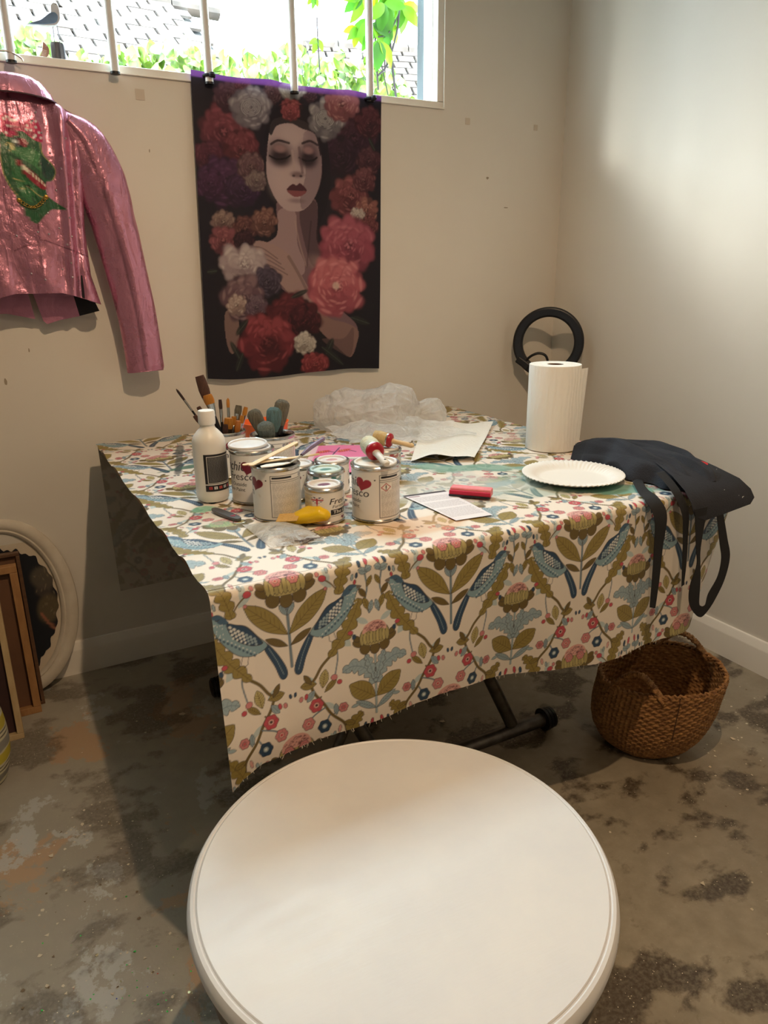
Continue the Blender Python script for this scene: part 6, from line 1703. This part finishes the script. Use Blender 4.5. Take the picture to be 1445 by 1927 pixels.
rel = .0038 * np.sqrt(np.clip(np.sin(PI * fr_), 0, 1)) * (.55 + .45 * weave) + .0018 * np.cos(AN * spoke)
jit = .0022 * (fbm(np.stack([AN * 3, ZN * 9], -1), 1.7, 2) - .5)
Rb = b_rad(ZN) + rel + jit
ell = 1 + .05 * np.cos(2 * (AN - vdir - PI / 2))
lx_, ly_ = math.cos(vdir - PI / 2), math.sin(vdir - PI / 2)
P = np.stack([Rb * ell * np.cos(AN) + lx_ * lean, Rb * ell * np.sin(AN) + ly_ * lean, Zb + .001], -1)
fast_grid('woven_wall', P, m_sea, None, bk, wrap_u=True)
Pi = P.copy(); Pi[..., 0] = (Rb * ell - .008 - 2 * rel) * np.cos(AN) + lx_ * lean; Pi[..., 1] = (Rb * ell - .008 - 2 * rel) * np.sin(AN) + ly_ * lean; Pi = Pi[8:]
fast_grid('inner_wall', Pi[::2, ::2], m_sea, None, bk, wrap_u=True, flip=True)
MB().lathe([(.001, .002), (.088, .002), (.088, .010), (.001, .010)], 60).build('base', m_sea, bk)
rim = MB()
for k in range(2):
    pts = [(P[-1, i, 0] * .975 + .004 * math.cos(i * .42 + k * PI), P[-1, i, 1] * .975, P[-1, i, 2] + .002 + .003 * math.sin(i * .42 + k * PI)) for i in range(0, na, 3)]
    rim.tube(pts + pts[:1], .0036, 7, cap=False)
rim.build('rim', m_sea, bk)
def handle(ac, spread, h):
    hp = []
    for f in np.linspace(0, 1, 26):
        a = ac + (f - .5) * spread; i = int(a / (2 * PI) * na) % na; b = P[-1, i]; s = math.sin(PI * f)
        hp.append((b[0] * (.97 - .10 * s), b[1] * (.97 - .10 * s), b[2] - .012 + h * s ** .8))
    hd = MB().tube(hp, [.013 - .004 * math.sin(PI * f) for f in np.linspace(0, 1, 26)], 10, flat=.45, up=(0, 0, 1)).build('handle', m_sea, bk)
    tw = MB()
    for k in range(5, 46):
        f = k / 50; j = min(int(f * 25), 24); q = Vector(hp[j]).lerp(Vector(hp[j + 1]), f * 25 - j); d = (Vector(hp[j + 1]) - Vector(hp[j])).normalized()
        tmp = MB().torus(.0098, .0014, 14, 5).xf(Matrix.Translation(q) @ d.to_track_quat('Z', 'Y').to_matrix().to_4x4() @ Matrix.Diagonal((1, .62, 1, 1))); tw.add(tmp.v, tmp.f)
    tw.build('wrapping', m_sea, hd)
handle(vdir + PI - .42, 1.0, .060); handle(vdir - .35, 1.0, .055)
MB().tube([tuple(P[-1, int((vdir + PI + .35) / (2 * PI) * na) % na] * 1.01)] + [tuple(P[j, int((vdir + PI + .35 + .12 * (1 - j / 200)) / (2 * PI) * na) % na] * [1.03, 1.03, 1]) for j in (180, 150, 120, 90)], .0011, 5).build('loose_strand', mat('dark_strand', C(70, 44, 26), .8), bk)

# ---- round painted table in the foreground
rt_ = thing('round_side_table', (-1.589, -1.593, 0), 'round white painted side table with dark drum base in the foreground', 'table')
rt_.scale = (.981, .981, 1)
m_ptop = mat('chalky_white_paint', C(232, 230, 226), .42, spec=.4); t = NT(m_ptop); v = t.coord('Object')
t.col(t.mix(t.ramp(t.noise(v, 7, 5, .6), [(.35, (0, 0, 0)), (.65, (1, 1, 1))]), C(218, 218, 220), C(226, 225, 224)))
t.rgh(t.ramp(t.noise(t.coord('Object', (1, 5, 1)), 12, 4), [(.3, (.36, .36, .36)), (.7, (.5, .5, .5))])); t.bump(t.noise(t.coord('Object', (1, 6, 1)), 30, 4), .06, .003)
zt = .45
MB().lathe([(.0005, zt), (.2685, zt), (.2700, zt - .0012)], 160, cap=False).build('top', m_ptop, rt_)
MB().lathe([(.2702, zt - .0012), (.2718, zt - .0022), (.2735, zt - .0012), (.2775, zt - .0025), (.2815, zt - .008), (.2830, zt - .016), (.2815, zt - .024), (.2770, zt - .029), (.2700, zt - .031), (.2650, zt - .033), (.02, zt - .033)], 160, cap=False).build('moulded_edge', m_ptop, rt_)
m_drum = noisy('dark_stained_wood', C(40, 34, 34), C(26, 23, 26), 8, .4, stretch=(2, 2, .4))
MB().lathe([(.262, zt - .033), (.266, zt - .040), (.266, zt - .095), (.262, zt - .102), (.252, zt - .104), (.252, zt - .034)], 96, cap=False).build('apron_ring', m_drum, rt_)
for a in np.radians((20, 110, 200, 290)):
    c_, s_ = math.cos(a), math.sin(a)
    MB().tube([(.225 * c_, .225 * s_, zt - .05), (.262 * c_, .262 * s_, zt - .12), (.250 * c_, .250 * s_, .26), (.215 * c_, .215 * s_, .12), (.225 * c_, .225 * s_, .03), (.250 * c_, .250 * s_, .004)], [.022, .026, .020, .015, .014, .018], 14).build('leg', m_drum, rt_)
MB().lathe([(.001, .14), (.195, .14), (.20, .146), (.20, .156), (.195, .162), (.001, .162)], 64).build('lower_shelf', m_drum, rt_)

# ---- white oval frame leaning on the wall
of = thing('oval_frame', (-2.022, -.075, 0), 'white oval picture frame with a torn dark fairy print against the wall', 'picture frame', rot=(math.radians(-9.5), 0, 0))
m_of = noisy('off_white_chalk_paint', C(212, 204, 190), C(196, 186, 170), 12, .7)
ea, eb = .186, .272; nE = 110
prof = [(0, -.006), (.002, .004), (.010, .010), (.022, .012), (.030, .010), (.036, .005), (.040, .007), (.046, .004), (.050, -.004), (.050, -.008)]
vs_ = []
for i in range(nE):
    a = 2 * PI * i / nE
    for d, h in prof:
        vs_.append(((ea - d) * math.cos(a), -h - .008, eb + (eb - d) * math.sin(a)))
k = len(prof)
MB().add(vs_, [(i * k + j, i * k + (j + 1) % k, ((i + 1) % nE) * k + (j + 1) % k, ((i + 1) % nE) * k + j) for i in range(nE) for j in range(k)]).build('moulding', m_of, of, angle=40)
el = [((ea - .046) * math.cos(a), eb + (eb - .046) * math.sin(a)) for a in np.linspace(0, 2 * PI, 61)[:-1]]
MB().add([(x, -.001, z) for x, z in el] + [(x, .002, z) for x, z in el], [tuple(range(60)), tuple(reversed(range(60, 120)))] + [(i, (i + 1) % 60, 60 + (i + 1) % 60, 60 + i) for i in range(60)]).build('backing_board', noisy('cream_board', C(206, 194, 176), C(196, 182, 162), 8, .8), of, False)
# torn print, painted: dark woods, gauzy wings, an arm and two roses
tp_ = Canvas(300, 480, s2l((16, 20, 30)))
def w_(x, y):
    px_, py_ = x / 734 * 160, 1040 + y / 1927 * 420
    return (.157 + .00113 * px_) / .28 * 300, (1 - (.543 - .00187 * (py_ - 980) - .04) / .46) * 480
for cx, cy, rx, ry, c, ro, al in ((350, 210, 130, 90, (92, 84, 72), -.9, .75), (350, 440, 120, 110, (98, 86, 62), .2, .8), (330, 300, 90, 50, (84, 74, 66), 0, .5)):
    x, y = w_(cx, cy); tp_.ell(x, y, rx * .27, ry * .42, s2l(c), ro, al, .25)
for k in range(40):
    x, y = w_(random.uniform(250, 450), random.uniform(120, 560)); tp_.ell(x, y, 1.6, 1.6, s2l((150, 134, 104)), 0, .7)
for pts in ([(260, 470), (330, 560), (400, 605), (440, 600)],): tp_.line([w_(*q) for q in pts], 8, s2l((148, 96, 74)))
for cx, cy, r in ((500, 665, 16), (540, 785, 11)):
    x, y = w_(cx, cy)
    for k in range(7): tp_.ell(x + r * .5 * math.cos(k), y + r * .5 * math.sin(k), r * .6, r * .4, s2l((160 - 8 * k, 104 - 6 * k, 84 - 5 * k)), k, .9)
tp_.line([w_(430, 905), w_(550, 950)], 4, s2l((96, 84, 70)), .7); tp_.line([w_(420, 1060), w_(500, 1070)], 5, s2l((150, 140, 120)), .7); tp_.blur(1)
nr, nth = 60, 160
Rr, Th = np.meshgrid(np.linspace(.001, 1, nr), np.linspace(0, 2 * PI, nth, endpoint=False), indexing='ij')
edge = .90 + .05 * np.sin(Th * 3 + 1) + .035 * np.sin(Th * 23) * np.sin(Th * 7) + .03 * (fbm(np.stack([np.cos(Th) * 4, np.sin(Th) * 4], -1), 3, 2) - .5) - .10 * np.exp(-((Th - PI / 2) / .7) ** 2) + .02
xx = (ea - .046) * .97 * edge * Rr * np.cos(Th); zz_ = eb + (eb - .046) * edge * Rr * np.sin(Th)
fast_grid('torn_print', np.stack([xx, np.full(xx.shape, -.0032), zz_], -1), printed('decoupage_paper', .5, .4), tp_.sample((xx + .14) / .28 * 300, (1 - (zz_ - .04) / .46) * 480), of, wrap_u=True)

# ---- three wooden frames leaning in a stack
def wooden_frame(x1, y, w, h, bw, depth, m, lean_, label, panel=None, rz=0.):
    th = thing('picture_frame', (x1, y, 0), label, 'picture frame', 'bare wooden frames leaning at the left', rot=(math.radians(-lean_), 0, rz))
    MB().box2((-w, 0, 0), (0, depth, bw)).build('bottom_rail', m, th, False, bevel=.0015)
    MB().box2((-w, 0, h - bw), (0, depth, h)).build('top_rail', m, th, False, bevel=.0015)
    MB().box2((-bw, 0, bw + .0002), (0, depth, h - bw - .0002)).build('stile', m, th, False, bevel=.0015)
    MB().box2((-w, 0, bw + .0002), (-w + bw, depth, h - bw - .0002)).build('stile', m, th, False, bevel=.0015)
    if panel: MB().box2((-w + bw + .0002, depth * .62, bw + .0002), (-bw - .0002, depth * .80, h - bw - .0002)).build('back_panel', panel, th, False)
m_w1 = noisy('dark_walnut', C(104, 74, 50), C(84, 58, 40), 20, .55, stretch=(1, 1, 4)); m_w2 = noisy('light_oak', C(172, 128, 82), C(150, 108, 66), 16, .55, stretch=(3, 3, 1)); m_w3 = noisy('limed_pine', C(196, 172, 132), C(178, 152, 112), 16, .6, stretch=(3, 3, 1)); m_pn1 = noisy('brown_hardboard', C(112, 78, 54), C(96, 66, 46), 6, .7); m_pn2 = noisy('dark_red_board', C(66, 40, 38), C(50, 30, 30), 6, .6)
wooden_frame(-1.972, -.150, .30, .462, .010, .022, m_w1, 6.5, 'dark thin wooden frame at the back of the leaning stack', m_pn1)
wooden_frame(-1.984, -.192, .32, .440, .020, .034, m_w2, 6.5, 'light oak box frame in the middle of the leaning stack', m_pn1)
wooden_frame(-2.036, -.305, .30, .395, .016, .030, m_w3, 9.0, 'limed pine frame with dark red board at the front of the stack', m_pn2)
# ---- striped lantern-like pot at the left edge
sc_ = Canvas(8, 200, s2l((214, 208, 180)))
for y0, y1, c in ((0, 14, (120, 116, 104)), (22, 26, (60, 56, 52)), (34, 60, (196, 178, 74)), (64, 67, (60, 56, 52)), (74, 77, (60, 56, 52)), (84, 108, (150, 148, 140)), (112, 140, (200, 184, 70)), (146, 149, (60, 56, 52)), (156, 160, (60, 56, 52)), (168, 186, (140, 138, 130))):
    sc_.a[y0:y1] = s2l(c)
sp_ = thing('striped_pot', (-2.146, -.445, 0), 'round fabric pot with yellow, grey and white stripes at the left edge', 'pot')
AN, ZN = np.meshgrid(np.linspace(0, 2 * PI, 64, endpoint=False), np.linspace(0, 1, 60))
rp = .082 * (1 - .16 * (2 * ZN - 1) ** 2 * np.where(ZN < .5, 1.4, 1.0))
fast_grid('striped_body', np.stack([rp * np.cos(AN), rp * np.sin(AN), .004 + ZN * .21], -1), printed('striped_canvas', .8, .2), sc_.sample(np.full(AN.shape, 4.), (1 - ZN + .03 * np.sin(AN)) * 200), sp_, wrap_u=True)
MB().lathe([(.001, .001), (.062, .0), (.064, .006), (.001, .008)], 40).build('base', m_bk, sp_)
MB().lathe([(.068, .212), (.071, .216), (.068, .219), (.064, .214), (.060, .03), (.001, .03)], 48, cap=False).build('inner', m_bk, sp_)

# ---- glitter, plaster crumbs and sawdust on the concrete
def flecks(name, n, area, cols, smin, smax, label, seed, clusters=None):
    g = np.random.default_rng(seed)
    for ci, (c, frac, met) in enumerate(cols):
        mb = MB(); k = int(n * frac)
        for _ in range(k):
            if clusters and g.random() < .8:
                cx, cy, cr = clusters[g.integers(len(clusters))]; x, y = cx + g.normal(0, cr), cy + g.normal(0, cr * .7)
            else: x, y = g.uniform(area[0], area[1]), g.uniform(area[2], area[3])
            if y > -.03 or x > -.03: continue
            s = g.uniform(smin, smax) * (1.8 if g.random() < .06 else 1); m_ = g.integers(3, 6); a0 = g.uniform(0, 6)
            pts = [(x + s * g.uniform(.6, 1.2) * math.cos(a0 + 2 * PI * i / m_), y + s * g.uniform(.6, 1.2) * math.sin(a0 + 2 * PI * i / m_), .0004 + g.uniform(0, s * .35)) for i in range(m_)]
            mb.add(pts, [tuple(range(m_))])
        o = mb.build(name, mat(name + '_%d' % ci, C(*c), .3 if met else .8, met), None, False); tag(o, label[ci] if isinstance(label, (list, tuple)) else label, 'debris', None, 'stuff')
flecks('plaster_crumbs', 420, (-2.2, -.1, -1.9, -.05), [((206, 196, 176), .75, 0), ((120, 104, 84), .25, 0)], .0012, .0042, ('pale plaster crumbs scattered over the floor', 'brown grit scattered over the floor'), 3, [(-.55, -1.75, .10), (-.30, -1.45, .12), (-.75, -1.65, .08), (-.40, -1.25, .12), (-1.95, -.95, .10), (-2.0, -1.2, .08), (-.2, -1.1, .1), (-1.95, -.75, .06)])
flecks('glitter', 160, (-2.15, -1.75, -1.45, -.9), [((70, 190, 90), .45, .8), ((214, 206, 170), .4, .8), ((200, 70, 60), .08, .5), ((60, 80, 210), .07, .5)], .0008, .0022, ('green glitter on the concrete left of the round table', 'silver glitter on the concrete left of the round table', 'red glitter flecks on the concrete left of the round table', 'blue glitter flecks on the concrete left of the round table'), 5, [(-1.88, -1.28, .05), (-1.98, -1.32, .05), (-1.92, -1.20, .06), (-2.05, -1.30, .05)])
flecks('paper_scraps', 14, (-2.2, -.1, -1.7, -.1), [((214, 196, 170), 1, 0)], .004, .010, 'torn paper scraps lying on the floor', 9)
